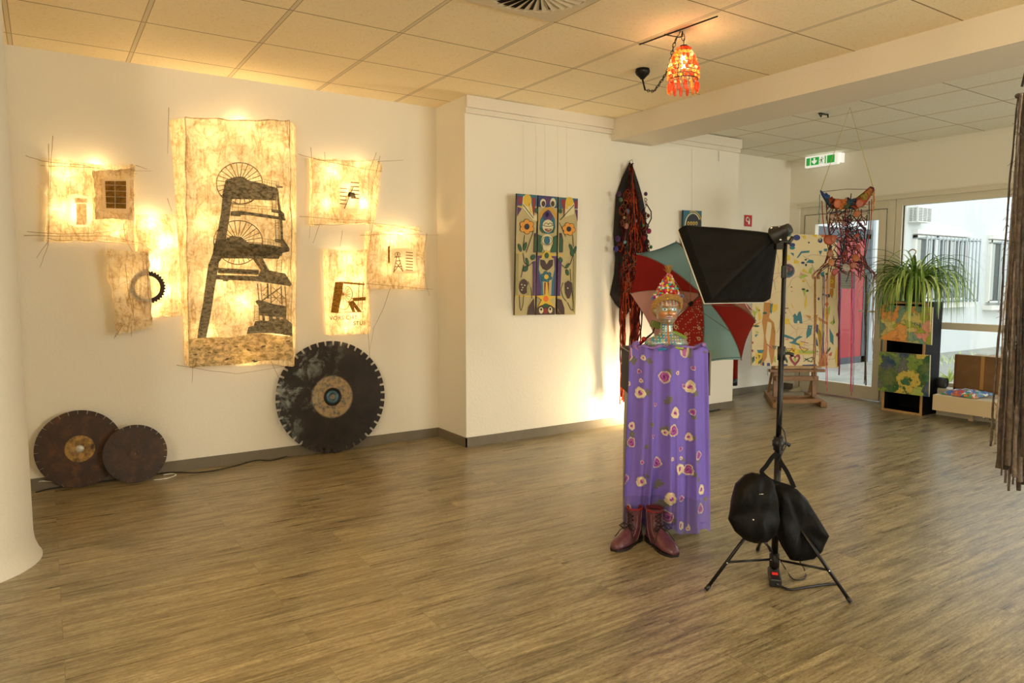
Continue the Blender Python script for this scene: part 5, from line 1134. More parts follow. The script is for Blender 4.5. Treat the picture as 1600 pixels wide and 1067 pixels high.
m = MB(); m.prism([c+nrm_*.030-(c-ctr)*.02 for c in corn], nrm_*.006); m.build('diffuser', M_diff, TS)
m = MB(); m.tube([c+nrm_*.046+(c-ctr)*.006 for c in corn]+[corn[0]+nrm_*.046], .0032, 6); m.build('white_piping', M_diff, TS)
for c in corn:
    pass
ax2 = (ctr-apex).normalized(); m = MB(); m.lathe([(0, -.055), (.022, -.055), (.026, -.03), (.034, -.01), (.045, .012), (.045, .02), (.02, .03)], apex, 20, axis=ax2); m.build('lamp_holder', M_black, TS)
m = MB(); m.box(apex+CU*-.035, (.03, .03, .06), rot=rotP); m.tube([apex+CR*.005-CU*.03, apex+CR*.045-CU*.035, apex+CR*.06-CU*.012], [.008, .010, .009], 8); m.build('tilt_bracket', M_black, TS)
m = MB(); m.ball(apex+CR*-.045+CU*.022+CB*.03, .006, 8, 6); m.tube([apex+CR*-.01+CU*.03+CB*.02, apex+CR*.015+CU*.02+CB*.02], .005, 6); m.ball(apex+CR*-.005-CU*.028+CB*.03, .006, 8, 6); m.build('metal_fitting', M_chrome, TS)
m = MB(); P = [apex+CR*.01+CU*.0, apex+CR*.03+CU*.018, apex+CR*.034-CU*.05, dep(1224, 400, DP-.02), dep(1226, 430, DP-.02), dep(1224, 500, DP-.02), dep(1221, 560, DP-.02), dep(1219, 640, DP-.02), dep(1216, 665, DP-.02)]
m.tube(P, .0038, 6); m.tube([dep(1218, 662, DP-.02), dep(1226, 675, DP-.02), dep(1229, 695, DP-.02), dep(1222, 708, DP-.02), dep(1216, 722, DP-.03)], .003, 6); m.build('power_cord', M_black, TS)
m = MB(); m.box(dep(1225, 425, DP-.02), (.022, .016, .055), rot=rotP); m.build('inline_switch', M_black, TS, mods=.004)
# power strip and lead
ps = onz(1211, 905, .022); T2 = thing('power_strip', 'black socket strip with a red lit switch on the floor at the tripod foot', 'power strip', Vector((ps.x, ps.y, 0)))
dv = (onz(1205, 878, .022)-onz(1211, 910, .022)).normalized(); sdv = Vector((dv.y, -dv.x, 0)); rr2 = Matrix(((sdv.x, dv.x, 0), (sdv.y, dv.y, 0), (0, 0, 1)))
m = MB(); m.box(ps+dv*.03, (.05, .15, .036), rot=rr2); m.build('housing', M_black, T2, mods=.006)
RS = NB('red_switch'); RS.p.inputs['Base Color'].default_value = H('c02018'); RS.p.inputs['Emission Color'].default_value = H('e02a18'); RS.p.inputs['Emission Strength'].default_value = .5
m = MB(); m.box(ps+dv*.015+Vector((0, 0, .019)), (.024, .018, .006), rot=rr2); m.build('red_switch', RS.m, T2)
P = [ps-dv*.045, onz(1222, 917, .006), onz(1235, 921, .006), onz(1262, 917, .006), onz(1290, 913, .006), onz(1308, 912, .006)]
m = MB(); 
def smooth(P, n=6):
    Q = []
    for i in range(len(P)-1):
        a, b_ = P[i], P[i+1]; a0 = P[max(i-1, 0)]; b1 = P[min(i+2, len(P)-1)]
        for k in range(n):
            t = k/n; Q.append(.5*((2*a)+(b_-a0)*t+(2*a0-5*a+4*b_-b1)*t*t+(3*a-a0-3*b_+b1)*t**3))
    return Q+[P[-1]]
m.tube(smooth(P), .0055, 8); m.tube(smooth([ps+dv*.08, dep(1206, 860, DP+.02), dep(1196, 850, DP+.03), dep(1192, 842, DP+.03)]), .003, 6)
m.tube(smooth([dep(1213, 866, DP-.05), onz(1225, 885, .01), onz(1240, 905, .006), onz(1258, 903, .006), onz(1257, 890, .006), dep(1250, 878, DP-.05)]), .0028, 6); m.build('lead', M_black, T2)
# black bag slung over the pole
T3 = thing('black_bag', 'sagging black nylon bag slung in two lobes over the tripod pole', 'bag', Vector((base.x, base.y, .1)))
def lobe(name, pts, dc, th, seed):
    P = [dep(x, y, dc) for x, y in pts]; c = sum(P, Vector())/len(P); m = MB(); Pd = []
    for i in range(len(P)):
        a, b_ = P[i], P[(i+1) % len(P)]
        for k in range(5): Pd.append(a.lerp(b_, k/5))
    N = len(Pd); V = []; lv = [(1.0, 0), (.965, .42), (.87, .72), (.68, .92), (.42, 1.0), (.18, 1.02)]
    tz = dep(1212, 725, dc)
    def crz(p): ph = math.atan2((p-tz).dot(CR), (tz-p).z+.02); return .015*math.sin(ph*11+seed*2)*min(1, (tz-p).length*5)+.024*mn.noise(Vector((p.x*9+seed, p.y*9, p.z*8)))+.020*mn.noise(Vector((p.x*26, p.y*26, p.z*14+seed)))
    for sg in (1, -1):
        for k, h in lv:
            for q in Pd:
                p = c.lerp(q, k); cr = crz(p); V.append(p + TB*sg*(th*h - cr*h))
        V.append(c+TB*sg*(th-crz(c)))
    F = []; o2 = len(lv)*N+1
    for h, off_ in ((0, 0), (1, o2)):
        for j in range(len(lv)-1):
            for i in range(N):
                f_ = (off_+j*N+i, off_+j*N+(i+1) % N, off_+(j+1)*N+(i+1) % N, off_+(j+1)*N+i); F.append(f_ if h else f_[::-1])
        for i in range(N): t_ = (off_+(len(lv)-1)*N+i, off_+(len(lv)-1)*N+(i+1) % N, off_+len(lv)*N); F.append(t_ if h else t_[::-1])
    F += [(i, (i+1) % N, o2+(i+1) % N, o2+i) for i in range(N)]; m.add(V, F, 0, True); return m.build(name, M_nylon, T3)
lobe('left_pouch', [(1165,742),(1176,738),(1190,741),(1207,750),(1214,775),(1217,812),(1211,836),(1197,846),(1178,847),(1163,843),(1148,830),(1138,812),(1144,785),(1151,757)], DP-.06, .055, 1)
lobe('right_pouch', [(1212,758),(1228,757),(1245,764),(1259,778),(1276,806),(1293,834),(1284,860),(1270,873),(1250,877),(1234,874),(1224,858),(1214,838),(1211,800)], DP+.035, .055, 2)
def strap(pts, d0, w=.018):
    P = smooth([dep(x, y, d0) for x, y in pts]); m = MB(); V = []
    for i, p in enumerate(P):
        t = (P[min(i+1, len(P)-1)]-P[max(i-1, 0)]).normalized(); s_ = t.cross(TB).normalized(); V += [p+s_*w/2+TB*.002, p-s_*w/2+TB*.002, p-s_*w/2-TB*.002, p+s_*w/2-TB*.002]
    F = []
    for i in range(len(P)-1):
        for k in range(4): F.append((i*4+k, i*4+(k+1) % 4, i*4+4+(k+1) % 4, i*4+4+k))
    m.add(V, F); m.build('strap', M_nylon, T3)
strap([(1214,708),(1207,714),(1197,728),(1190,737),(1196,745)], DP-.05); strap([(1214,708),(1220,722),(1230,738),(1241,762)], DP-.02); strap([(1190,738),(1205,750),(1225,757),(1240,762)], DP-.02, .012)
m = MB(); m.lathe([(.02, -.018), (.026, -.01), (.026, .012), (.018, .02)], Vector((base.x, base.y, dep(1212, 700, DP).z+.01)), 14); m.ball(dep(1220, 682, DP-.01), .008, 8, 6); m.tube([dep(1219, 684, DP-.01), dep(1219, 735, DP-.01)], .005, 6); m.build('strap_knot', M_black, T3)
m = MB(); m.ball(dep(1177, 812, DP-.125), .005, 8, 6); m.tube([dep(1186, 772, DP-.12), dep(1193, 772, DP-.12)], .002, 5); m.build('metal_snap', M_chrome, T3)
# ------------------------------------------------------------------ easel with the large collage canvas
M_oak = mat('easel_wood', '8a6238', .5, var=.15, vscale=20); M_pine = mat('pale_wood', 'b08a58', .55, var=.12, vscale=25)
def beam(m, a, b_, w, h, up=(0, 0, 1), mi=0):
    a, b_ = Vector(a), Vector(b_); t = (b_-a).normalized(); s_ = t.cross(Vector(up)).normalized(); u = s_.cross(t); P = []
    for q in (a, b_):
        for x, y in ((-1, -1), (1, -1), (1, 1), (-1, 1)): P.append(q+s_*x*w/2+u*y*h/2)
    m.add(P, [(3, 2, 1, 0), (4, 5, 6, 7), (0, 1, 5, 4), (1, 2, 6, 5), (2, 3, 7, 6), (3, 0, 4, 7)], mi)
eL0, eL1, eR0, eR1 = Vector((6.97, 5.22, .03)), Vector((6.31, 4.61, .03)), Vector((7.31, 4.93, .03)), Vector((6.80, 4.38, .03))
uL, uR = Vector((6.70, 4.93, 0)), Vector((7.10, 4.68, 0))
T = thing('easel', 'brown wooden studio easel carrying the large patchwork canvas', 'easel', (uL+uR)/2)
for a, b_ in ((eL0, eL1), (eR0, eR1)): m = MB(); beam(m, a, b_, .06, .055); m.build('base_rail', M_oak, T, mods=.004)
m = MB(); beam(m, eL1+(eL0-eL1)*.12+Vector((0, 0, .03)), eR1+(eR0-eR1)*.12+Vector((0, 0, .03)), .06, .04); m.build('base_crossbar', M_oak, T, mods=.004)
m = MB(); beam(m, eL1+(eL0-eL1)*.66, eR1+(eR0-eR1)*.66, .05, .035); m.build('base_crossbar', M_oak, T, mods=.004)
dU = (uR-uL).normalized(); nU = Vector((dU.y, -dU.x, 0));
if nU.dot(TB) < 0: nU = -nU
for u_ in (uL+dU*.02, uR-dU*.02): m = MB(); beam(m, u_+Vector((0, 0, .05)), u_+Vector((0, 0, .50))-nU*.03, .05, .035, up=nU); m.build('upright', M_oak, T, mods=.003)
for z, h, ex in ((.26, .05, 0), (.345, .03, .07)): m = MB(); beam(m, uL-dU*ex+nU*.035+Vector((0, 0, z)), uR+dU*ex+nU*.035+Vector((0, 0, z)), .05, h); m.build('crossbar', M_oak, T, mods=.003)
for u_, bk in ((uL, eL0), (uR, eR0)): m = MB(); beam(m, u_+nU*-.01+Vector((0, 0, .48)), bk+(u_-bk)*.25+Vector((0, 0, .03)), .025, .02); m.build('back_stay', M_oak, T)
m = MB(); beam(m, (uL+uR)/2+Vector((0, 0, .42))-nU*.05, (uL+uR)/2-nU*.32+Vector((0, 0, 1.95)), .05, .03, up=nU); m.build('mast', M_oak, T)
m = MB(); beam(m, uL-dU*.02+nU*.03+Vector((0, 0, .385)), uR+dU*.02+nU*.03+Vector((0, 0, .385)), .09, .025); m.build('canvas_tray', M_pine, T)
cn_ = (nU+Vector((0, 0, .14))).normalized(); co = (uL+uR)/2+nU*.03+Vector((0, 0, .400))
cm, ci = palette(dict(canvas='dcc898', teal='1f7078', blue='16296e', yellow='dcb814', ochre='b8780c', orange='c25a1c', lime='a0b234', green='1c4a24', red='8c1c14', pink='cf8a80', plum='7a5a78', dark='1a1612', white='ded2b2'))
X4 = tr(4.85, 1160, 360); d = Draw(co, cn_, .0016)
OUTL = [(1176.5, 362), (1307, 369), (1312.5, 575), (1174.5, 571)]
P = [d.P(p) for p in OUTL]; d.m.prism([q-cn_*.028 for q in P], cn_*.028, ci['canvas'], ci['canvas']); d.k = .001
def pz(c, *polys):
    for q in polys: d.poly(X4(q), ci[c])
def ez(c, *es):
    for x, y, rx, ry in es: d.ell(x/4.85+1160, y/4.85+360, rx/4.85, ry/4.85, ci[c], 14)
rs = random.Random(3)
for i in range(44):   # thin drawn lines under the colour
    x, y = rs.uniform(80, 700), rs.uniform(40, 1000); P_ = [(x, y)]; a = rs.uniform(0, 6.28)
    for k in range(6): a += rs.uniform(-.5, .5); x += 28*math.cos(a); y += 28*math.sin(a); x = min(max(x, 80), 715); y = min(max(y, 40), 1010); P_.append((x, y))
    d.line(X4(P_), .35, ci['pink'] if i % 2 else ci['plum'])
d.k += .0004
pz('ochre', [(165,545),(215,548),(215,600),(200,660),(240,700),(250,790),(225,745),(220,700),(190,690),(175,800),(190,880),(185,960),(150,1020),(135,1020),(160,900),(165,800),(150,690),(160,620)], [(225,710),(250,760),(245,900),(235,990),(220,1020),(200,900),(215,800)],
   [(475,640),(520,650),(515,670)], [(540,640),(570,640),(560,720),(590,760),(610,830),(620,900),(650,1020),(580,1030),(585,900),(575,800),(545,700)], [(620,560),(645,540),(655,560),(640,580)], [(665,440),(690,440),(690,480),(680,515),(660,480)], [(668,340),(702,340),(700,440),(665,430)], [(75,720),(150,690),(75,735)], [(575,655),(650,700),(640,715),(580,680)], [(575,1000),(610,950),(630,1030),(580,1035)], [(630,630),(655,590),(650,650)])
pz('yellow', [(448,40),(480,40),(478,68)], [(525,35),(570,30),(560,55)], [(300,130),(330,110),(335,150),(305,170)], [(325,185),(360,190),(362,225),(325,235)], [(395,220),(430,235),(425,250),(390,250)], [(465,290),(505,330),(450,310)], [(225,560),(265,560),(265,600),(235,625),(218,600)], [(320,665),(355,670),(355,710),(320,710)],
   [(118,570),(130,600),(145,660),(125,690)], [(485,480),(490,560),(478,600),(470,560)], [(370,550),(390,590),(375,580)], [(330,900),(480,900),(530,940),(320,940)], [(100,930),(150,920),(155,1000),(100,1010)], [(400,845),(470,850),(440,880)], [(590,690),(610,700),(600,850),(580,900),(570,780)], [(700,960),(715,1035),(735,1035),(730,900),(715,880)], [(625,590),(665,600),(640,700),(620,640)], [(375,860),(400,870),(395,920),(380,920)])
pz('teal', [(335,28),(375,28),(360,48),(335,45)], [(445,158),(508,152),(508,168),(450,172),(425,205),(410,210)], [(362,170),(388,172),(390,195)], [(578,155),(605,155),(592,185)], [(505,222),(535,225),(542,248),(480,245)], [(617,140),(645,138),(640,160),(620,158)], [(210,555),(232,555),(220,635),(210,620)], [(705,60),(730,65),(722,95),(708,90)],
   [(300,785),(330,790),(390,815),(395,830),(340,815),(302,800)], [(458,805),(410,830),(405,850),(430,860),(440,875),(350,850),(380,840),(390,825),(430,800)], [(498,718),(530,720),(520,790),(485,820),(485,780)], [(110,905),(165,905),(150,930),(120,930)], [(95,790),(120,785),(100,810)], [(660,740),(690,800),(690,870),(665,840)], [(590,320),(620,310),(618,350),(595,345)], [(225,870),(262,875),(240,915)], [(115,940),(135,945),(128,975)], [(625,490),(640,480),(645,520)])
pz('teal', [(388,690),(388,650),(375,655),(388,640),(398,628),(412,650),(425,620),(440,612),(450,650),(455,704),(432,704),(425,690),(415,704),(395,704)])
d.k += .0004
ez('white', (424, 695, 9, 11)); ez('blue', (411, 54, 27, 22), (378, 110, 22, 15), (504, 92, 7, 6), (458, 245, 14, 9), (590, 75, 17, 20), (578, 518, 7, 12), (78, 697, 7, 10)); ez('teal', (378, 132, 21, 13))
pz('blue', [(150,998),(166,998),(166,1025),(150,1025)], [(186,1005),(208,1003),(208,1028),(186,1028)], [(302,1012),(342,1014),(340,1030),(300,1030)], [(455,1018),(560,1014),(562,1030),(455,1028)], [(555,810),(566,830),(575,880),(560,870)], [(562,710),(575,720),(570,790),(555,760)], [(560,912),(572,912),(570,925)])
ez('canvas', (583, 68, 12, 12)); ez('plum', (345, 306, 52, 54)); ez('teal', (345, 306, 44, 46)); ez('pink', (345, 306, 34, 36)); ez('orange', (342, 308, 18, 22)); ez('canvas', (340, 308, 8, 10))
pz('lime', [(510,290),(530,275),(525,330),(500,320)], [(430,350),(470,330),(500,345),(440,365)], [(458,450),(485,455),(470,500)], [(300,910),(350,900),(370,930),(300,935)], [(75,600),(110,620),(90,660)], [(425,905),(560,915),(555,935),(430,930)], [(630,600),(665,570),(660,640)], [(240,965),(250,950),(256,1000),(243,1000)], [(95,760),(130,770),(110,780)], [(660,700),(690,680),(690,720)], [(100,570),(120,600),(112,625)])
pz('pink', [(430,340),(445,318),(470,335)], [(325,815),(352,820),(350,832),(325,830)], [(508,735),(518,728),(515,745)])
pz('green', [(72,965),(92,950),(92,985),(75,1010)], [(120,995),(145,970),(145,1000),(122,1015)], [(630,930),(665,880),(668,900),(635,940)], [(590,870),(612,930),(605,940)], [(85,660),(95,650),(100,705),(90,700)], [(690,640),(700,700),(690,710)], [(295,965),(330,960),(345,990),(340,1010),(325,985),(300,980)])
ez('green', (170, 626, 16, 9), (462, 446, 14, 8), (492, 457, 10, 9), (480, 222, 9, 6), (482, 262, 7, 10), (610, 345, 8, 8), (640, 330, 12, 8), (615, 485, 10, 8), (652, 495, 12, 14), (106, 725, 22, 8), (128, 606, 6, 5))
for k in range(9): d.line(X4([(455+rs.uniform(0, 90), 960+rs.uniform(0, 40)), (470+rs.uniform(0, 90), 965+rs.uniform(-10, 30))]), 1.0, ci['green'])
pz('orange', [(590,30),(720,40),(715,60),(600,50)], [(610,870),(620,910),(600,1030),(590,1030),(600,900)], [(655,935),(680,920),(675,950),(655,950)])
ez('yellow', (462, 383, 13, 10), (616, 433, 13, 13), (676, 387, 15, 15)); ez('dark', (462, 385, 4, 4), (616, 433, 4, 5), (676, 387, 5, 5))
ez('red', (330, 590, 5, 5), (342, 590, 5, 5), (328, 624, 5, 5), (323, 510, 4, 4), (78, 850, 6, 9), (76, 912, 7, 10), (372, 429, 6, 5), (106, 965, 5, 6), (720, 790, 10, 14), (376, 462, 4, 3))
pz('red', [(398,1028),(365,990),(355,960),(365,942),(382,940),(398,955),(415,938),(432,942),(440,965),(428,995)]); d.k += .0004
pz('canvas', [(398,1002),(380,980),(372,962),(385,955),(398,975),(412,955),(424,965),(415,985)]); d.k += .0004; pz('lime', [(398,998),(385,975),(392,960),(400,980),(408,965),(410,985)])
for q in ([(330,895),(382,895),(345,925),(330,895)], [(430,880),(500,900),(465,925),(430,880)], [(185,860),(225,895)], [(440,840),(500,855)]): d.line(X4(q), .9, ci['red'])
o = tag(d.m.build('canvas_painting', cm, org=co), 'large cream patchwork canvas with a red heart and teal and yellow shapes, on the easel', 'painting')

# ------------------------------------------------------------------ hanging net sculpture
na = onz(1328, 168, HC+.01); dn_ = (na-EYE).dot(-CB)
NP = lambda x, y, dz=0: dep(x, y, dn_+dz)
T = thing('hanging_net_sculpture', 'net of knotted coloured yarn with leaf discs, hanging from the ceiling before the door', 'hanging artwork', NP(1325, 420))
M_str = mat('straw_string', 'b8a24c', .8)
m = MB(); m.tube([NP(1283, 296), na, NP(1364, 292)], .003, 5); m.build('hanging_string', M_str, T)
m = MB(); m.tube([NP(1281, 300), NP(1322, 295.5), NP(1366, 296)], .0025, 5); m.build('thin_rod', mat('thin_rod', '4a3c2c', .6), T)
rs = random.Random(21); YN = [mat('yarn_wine', '5c121c', .85), mat('yarn_grey_blue', '24303c', .85), mat('yarn_brown', '4a2a18', .85), mat('yarn_rust', '8a3a1c', .85), mat('yarn_black', '171417', .85)]
# collar of felt pieces
up_ = [(1282,296),(1290,304),(1300,310),(1312,311),(1325,312),(1338,309),(1350,300),(1360,291),(1366,293)]; lo_ = [(1284,304),(1291,316),(1298,325),(1312,327),(1325,326),(1338,326),(1350,322),(1360,308),(1366,298)]
FC = ['1c2c5c', '2c5a6c', '8a3a18', 'a85a1c', '2c4450', '6a5a1c', '8a2a1c', '5a1218']
for i in range(8):
    m = MB(); a, b_, c_, e_ = up_[i], up_[i+1], lo_[i+1], lo_[i]
    def fn(u, v, a=a, b_=b_, c_=c_, e_=e_):
        x = (a[0]*(1-u)+b_[0]*u)*(1-v)+(e_[0]*(1-u)+c_[0]*u)*v; y = (a[1]*(1-u)+b_[1]*u)*(1-v)+(e_[1]*(1-u)+c_[1]*u)*v
        return NP(x, y, -.05*math.sin(math.pi*v)+.01*mn.noise(Vector((x, y, 0))*.3))
    m.grid(fn, 5, 6); b2 = m.v[:]; n_ = len(b2); m.grid(lambda u, v, fn=fn: fn(u, v)-CB*.012, 5, 6); m.build('felt_collar_piece', mat('felt_'+FC[i], FC[i], .95, bump=.4, bscale=120), T)
for x, y, w, h, rt_, c in ((1307,317,9,6,10,'8a4414'),(1318,316,7,5,-30,'9a5418'),(1299,313,6,5,40,'6c2c14'),(1326,314,6,5,20,'24343c'),(1333,316,7,5,-20,'1c3040'),(1343,314,8,5,30,'8c3c18'),(1350,308,7,5,-30,'7a6420'),(1357,302,7,6,-50,'86501c'),(1312,322,7,5,0,'a05c1c'),(1337,322,7,5,10,'7c3414'),(1291,306,5,4,30,'1e3a66'),(1322,322,6,4,-10,'3c4a2c')):
    m = MB(); P = []
    for k in range(9):
        a = 2*math.pi*k/9; rr_ = 1+.22*(-1)**k; ca_, sa_ = math.cos(math.radians(rt_)), math.sin(math.radians(rt_)); u, v_ = w*rr_*math.cos(a), h*rr_*math.sin(a); P.append(NP(x+u*ca_-v_*sa_, y+u*sa_+v_*ca_, -.09+.012*math.cos(2*a)))
    m.prism(P, CB*.006); m.build('felt_leaf', mat('leaf_felt_'+c, c, .95, var=.3, vscale=40), T)
def outline(y):   # half-extents of the net at image height y
    pts = [(318, 1290, 1362), (340, 1293, 1356), (380, 1296, 1350), (405, 1294, 1352), (420, 1280, 1358), (428, 1272, 1366), (436, 1270, 1368)]
    for p, q in zip(pts[:-1], pts[1:]):
        if y <= q[0]: k = (y-p[0])/(q[0]-p[0]); return p[1]+(q[1]-p[1])*k, p[2]+(q[2]-p[2])*k
    return pts[-1][1:]
def npt(y=None):
    y = rs.uniform(320, 432) if y is None else y; a, b_ = outline(y); return (rs.uniform(a, b_), y)
m = MB()
for i in range(240):
    x, y = npt(rs.uniform(318, 420)); x2, y2 = x+rs.uniform(-26, 26), y+rs.uniform(-4, 26); a, b_ = outline(y2); x2 = min(max(x2, a), b_); z0, z1 = rs.uniform(-.1, .1), rs.uniform(-.1, .1); P = [NP(x, y, z0), NP((x+x2)/2+rs.uniform(-2, 2), (y+y2)/2+rs.uniform(-1, 3), (z0+z1)/2), NP(x2, y2, z1)]
    m.tube(smooth(P, 3), rs.uniform(.0020, .0048), 4, rs.randrange(5), cap=False)
for x0, x1 in ((1284, 1296), (1290, 1300), (1358, 1350), (1362, 1352), (1325, 1322), (1322, 1324), (1330, 1316), (1306, 1320)):
    m.tube(smooth([NP(x0, 302+rs.uniform(0, 14)), NP((x0+x1)/2+rs.uniform(-4, 4), 350), NP(x1, 400), NP(x1+rs.uniform(-8, 8), 425)], 4), .004, 5, rs.randrange(5), cap=False)
for s_ in (-1, 1):
    for k in range(6):
        xe = 1321+s_*rs.uniform(40, 51); m.tube(smooth([NP(1321+s_*rs.uniform(0, 16), 398+rs.uniform(0, 12)), NP(1321+s_*30, 410+rs.uniform(0, 8)), NP(xe, 428), NP(xe, 436)], 4), .003, 4, rs.randrange(5), cap=False)
m.build('knotted_net', YN, T)
for x, y, r_, c in ((1339,334,6,'94501a'),(1300,338,5,'7a5a44'),(1295,375,9,'8a3a18'),(1303,374,6,'964e22'),(1297,396,7,'80481a'),(1299,410,7,'9a6030'),(1304,425,7,'8a3420'),(1337,403,7,'905020'),(1333,415,6,'8a4a24'),(1322,418,7,'8c7c6c'),(1339,368,4,'8a3018'),(1341,386,5,'7a2a1c'),(1309,318,9,'9a4c18'),(1343,318,8,'8c401c'),(1318,350,5,'6a4034')):
    q = NP(x, y, -.11); w = r_/FPX*dn_*.85; m = MB(); rt_ = (CB+CR*rs.uniform(-.4, .4)+CU*rs.uniform(-.3, .3)).normalized(); n_ = 14
    pr = [(0, .0025), (w*.6, .002), (w, .001), (w, -.001), (w*.6, -.0005), (0, -.0008)]; m.lathe(pr, q, n_, axis=rt_, sx=1, sy=rs.uniform(.85, 1.15)); m.build('leaf_disc', mat('disc_'+c, c, .5, var=.25, vscale=25), T)
for x, y0, y1, c, w, n_ in ((1273,432,592,'8a6238',.0045,3),(1287,430,560,'6a5a7c',.0035,3),(1293,430,612,'b04a58',.003,2),(1312,426,586,'6a2c50',.006,4),(1331,424,618,'b83a5c',.0035,2),(1334,424,612,'7a4a8c',.0025,2),(1353,430,602,'4a4436',.005,4),(1364,432,560,'7a5a40',.003,2),(1366,296,330,'b87a2c',.004,2),(1280,304,350,'5a8a94',.003,2),(1291,310,345,'8a2040',.003,2)):
    m = MB()
    for k in range(n_):
        x_ = x+rs.uniform(-1.6, 1.6); P = [NP(x_+mn.noise(Vector((k*3, t*.9, x)))*1.6-(t/8)*1.2, y0+(y1-y0)*(t/8)*(1 if k == 0 else rs.uniform(.9, 1)), rs.uniform(-.015, .015)) for t in range(9)]; m.tube(P, w*(.7 if k else 1), 5, cap=True)
    m.build('yarn_streamer', mat('streamer_'+c, c, .85, var=.4, vscale=60), T)

# ------------------------------------------------------------------ black shelf with watercolours and spider plant
T = thing('open_shelf', 'tall narrow black open shelf with wooden front edges, below the spider plant', 'shelf', (7.35, 3.79, 0))
x0, x1, y0, y1, hz_ = 7.2, 7.5, 3.585, 3.99, 1.12
M_shb = mat('shelf_black', '080707', .6, spec=.15)
m = MB(); m.bb(x0+.006, x1, y0, y0+.018, 0, hz_); m.build('side_panel', M_shb, T); m = MB(); m.bb(x0+.006, x1, y1-.018, y1, 0, hz_); m.build('side_panel', M_shb, T)
m = MB(); m.bb(x1-.01, x1, y0, y1, 0, hz_); m.build('back_panel', M_shb, T)
for z in (0, .37, .74, hz_-.018): m = MB(); m.bb(x0+.006, x1, y0+.018, y1-.018, z, z+.018); m.build('shelf_board', M_shb, T)
m = MB(); m.bb(x0-.002, x0+.006, y0, y0+.022, 0, hz_); m.bb(x0-.002, x0+.006, y1-.022, y1, 0, hz_); m.bb(x0-.002, x0+.006, y0+.022, y1-.022, 0, .02); m.bb(x0-.002, x0+.006, y0+.022, y1-.022, hz_-.02, hz_); m.build('edge_strip', M_pine, T)
def watercolour(nm, stops, sc, seed):
    b = NB(nm); v = b.coord(loc=(seed, seed*2, 0)); n1 = b.noise(v, 7, 4, .6); dm = b.new('MixRGB', blend_type='ADD'); dm.inputs[0].default_value = .35; b.L(v, dm.inputs[1]); b.L(n1.outputs['Color'], dm.inputs[2])
    vo = b.new('TexVoronoi'); vo.inputs['Scale'].default_value = sc; b.L(dm.outputs[0], vo.inputs['Vector']); sp = b.new('SeparateXYZ'); b.L(vo.outputs['Color'], sp.inputs[0])
    c = b.ramp(sp.outputs[0], stops, 'CONSTANT'); c = b.mix(b.ramp(n1.outputs[0], [(.4, (0, 0, 0, 1)), (.62, (.25, .25, .25, 1))]), c, H('c8b878')); n2 = b.noise(v, 30, 5, .7); c = b.mix(.35, c, b.ramp(n2.outputs[0], [(.3, (.35, .4, .35, 1)), (.6, (1, 1, 1, 1))]), 'MULTIPLY')
    ve = b.new('TexVoronoi', feature='DISTANCE_TO_EDGE'); ve.inputs['Scale'].default_value = sc*1.0; b.L(dm.outputs[0], ve.inputs['Vector']); e = b.ramp(ve.outputs['Distance'], [(0, (.25, .35, .33, 1)), (.07, (1, 1, 1, 1))]); c = b.mix(.55, c, e, 'MULTIPLY')
    b.L(c, b.p.inputs['Base Color']); b.p.inputs['Roughness'].default_value = .6; return b.m
WC1 = watercolour('watercolour_orange', [(.0, '6a9a8c'), (.16, 'a4b040'), (.34, 'd8c878'), (.48, 'f0a050'), (.62, 'a9b27c'), (.74, 'e8803c'), (.86, 'e09a88'), (.95, '5c8a78')], 8, 3.3)
WC2 = watercolour('watercolour_green', [(.0, '1c4468'), (.2, '2c6034'), (.4, '6c9238'), (.52, 'd0b850'), (.66, '3c7050'), (.82, 'a0b450'), (.95, '16303c')], 7.5, 7.1)
M_edge = mat('canvas_edge', 'c0b49a', .7)
for q, mt, lab, xx in (([(1375,476),(1457,480),(1455,539),(1374,530)], WC1, 'upper canvas in orange and pale green patches on the black shelf, under the plant leaves', 7.165), ([(1373.5,549),(1453,555),(1451,620),(1371,610)], WC2, 'lower canvas in dark green and yellow patches on the black shelf', 7.165)):
    P = [onx(a, b_, xx) for a, b_ in q]; m = MB(); m.prism([p+Vector((.019, 0, 0)) for p in P], Vector((-.019, 0, 0)), 0, 1); m.f[1], m.f[0] = m.f[1], m.f[0]
    o = tag(m.build('canvas_painting', [mt, M_edge], org=P[3]), lab, 'painting')
# spider plant
pp = Vector((7.34, 3.78, hz_)); T = thing('spider_plant', 'big spider plant with long arching green leaves on top of the black shelf', 'plant', pp)
m = MB(); m.lathe([(0, .0), (.085, 0), (.115, .13), (.122, .135), (.122, .15), (.108, .15), (.104, .12), (0, .12)], pp+Vector((0, 0, .0)), 28); m.build('pot', mat('pot_green', '3a4a2a', .5), T)
m = MB(); m.lathe([(0, .125), (.105, .125)], pp, 20); m.build('soil', mat('soil', '241a12', .95), T)
hk_ = onx(1428, 395, 7.34); m = MB(); m.tube(smooth([Vector((7.34, hk_.y, hz_+.13)), hk_+Vector((0, .0, -.06)), hk_+Vector((0, -.02, .01)), hk_+Vector((0, .01, .035)), hk_+Vector((0, .045, .02)), hk_+Vector((0, .05, -.01))], 5), .006, 8); m.build('plastic_hanger', mat('hanger_plastic', 'a89a7a', .5), T)
GR = [mat('leaf_green', '7a9c38', .5), mat('leaf_light', 'bccc74', .5), mat('leaf_dark', '527424', .5)]
rs = random.Random(8)
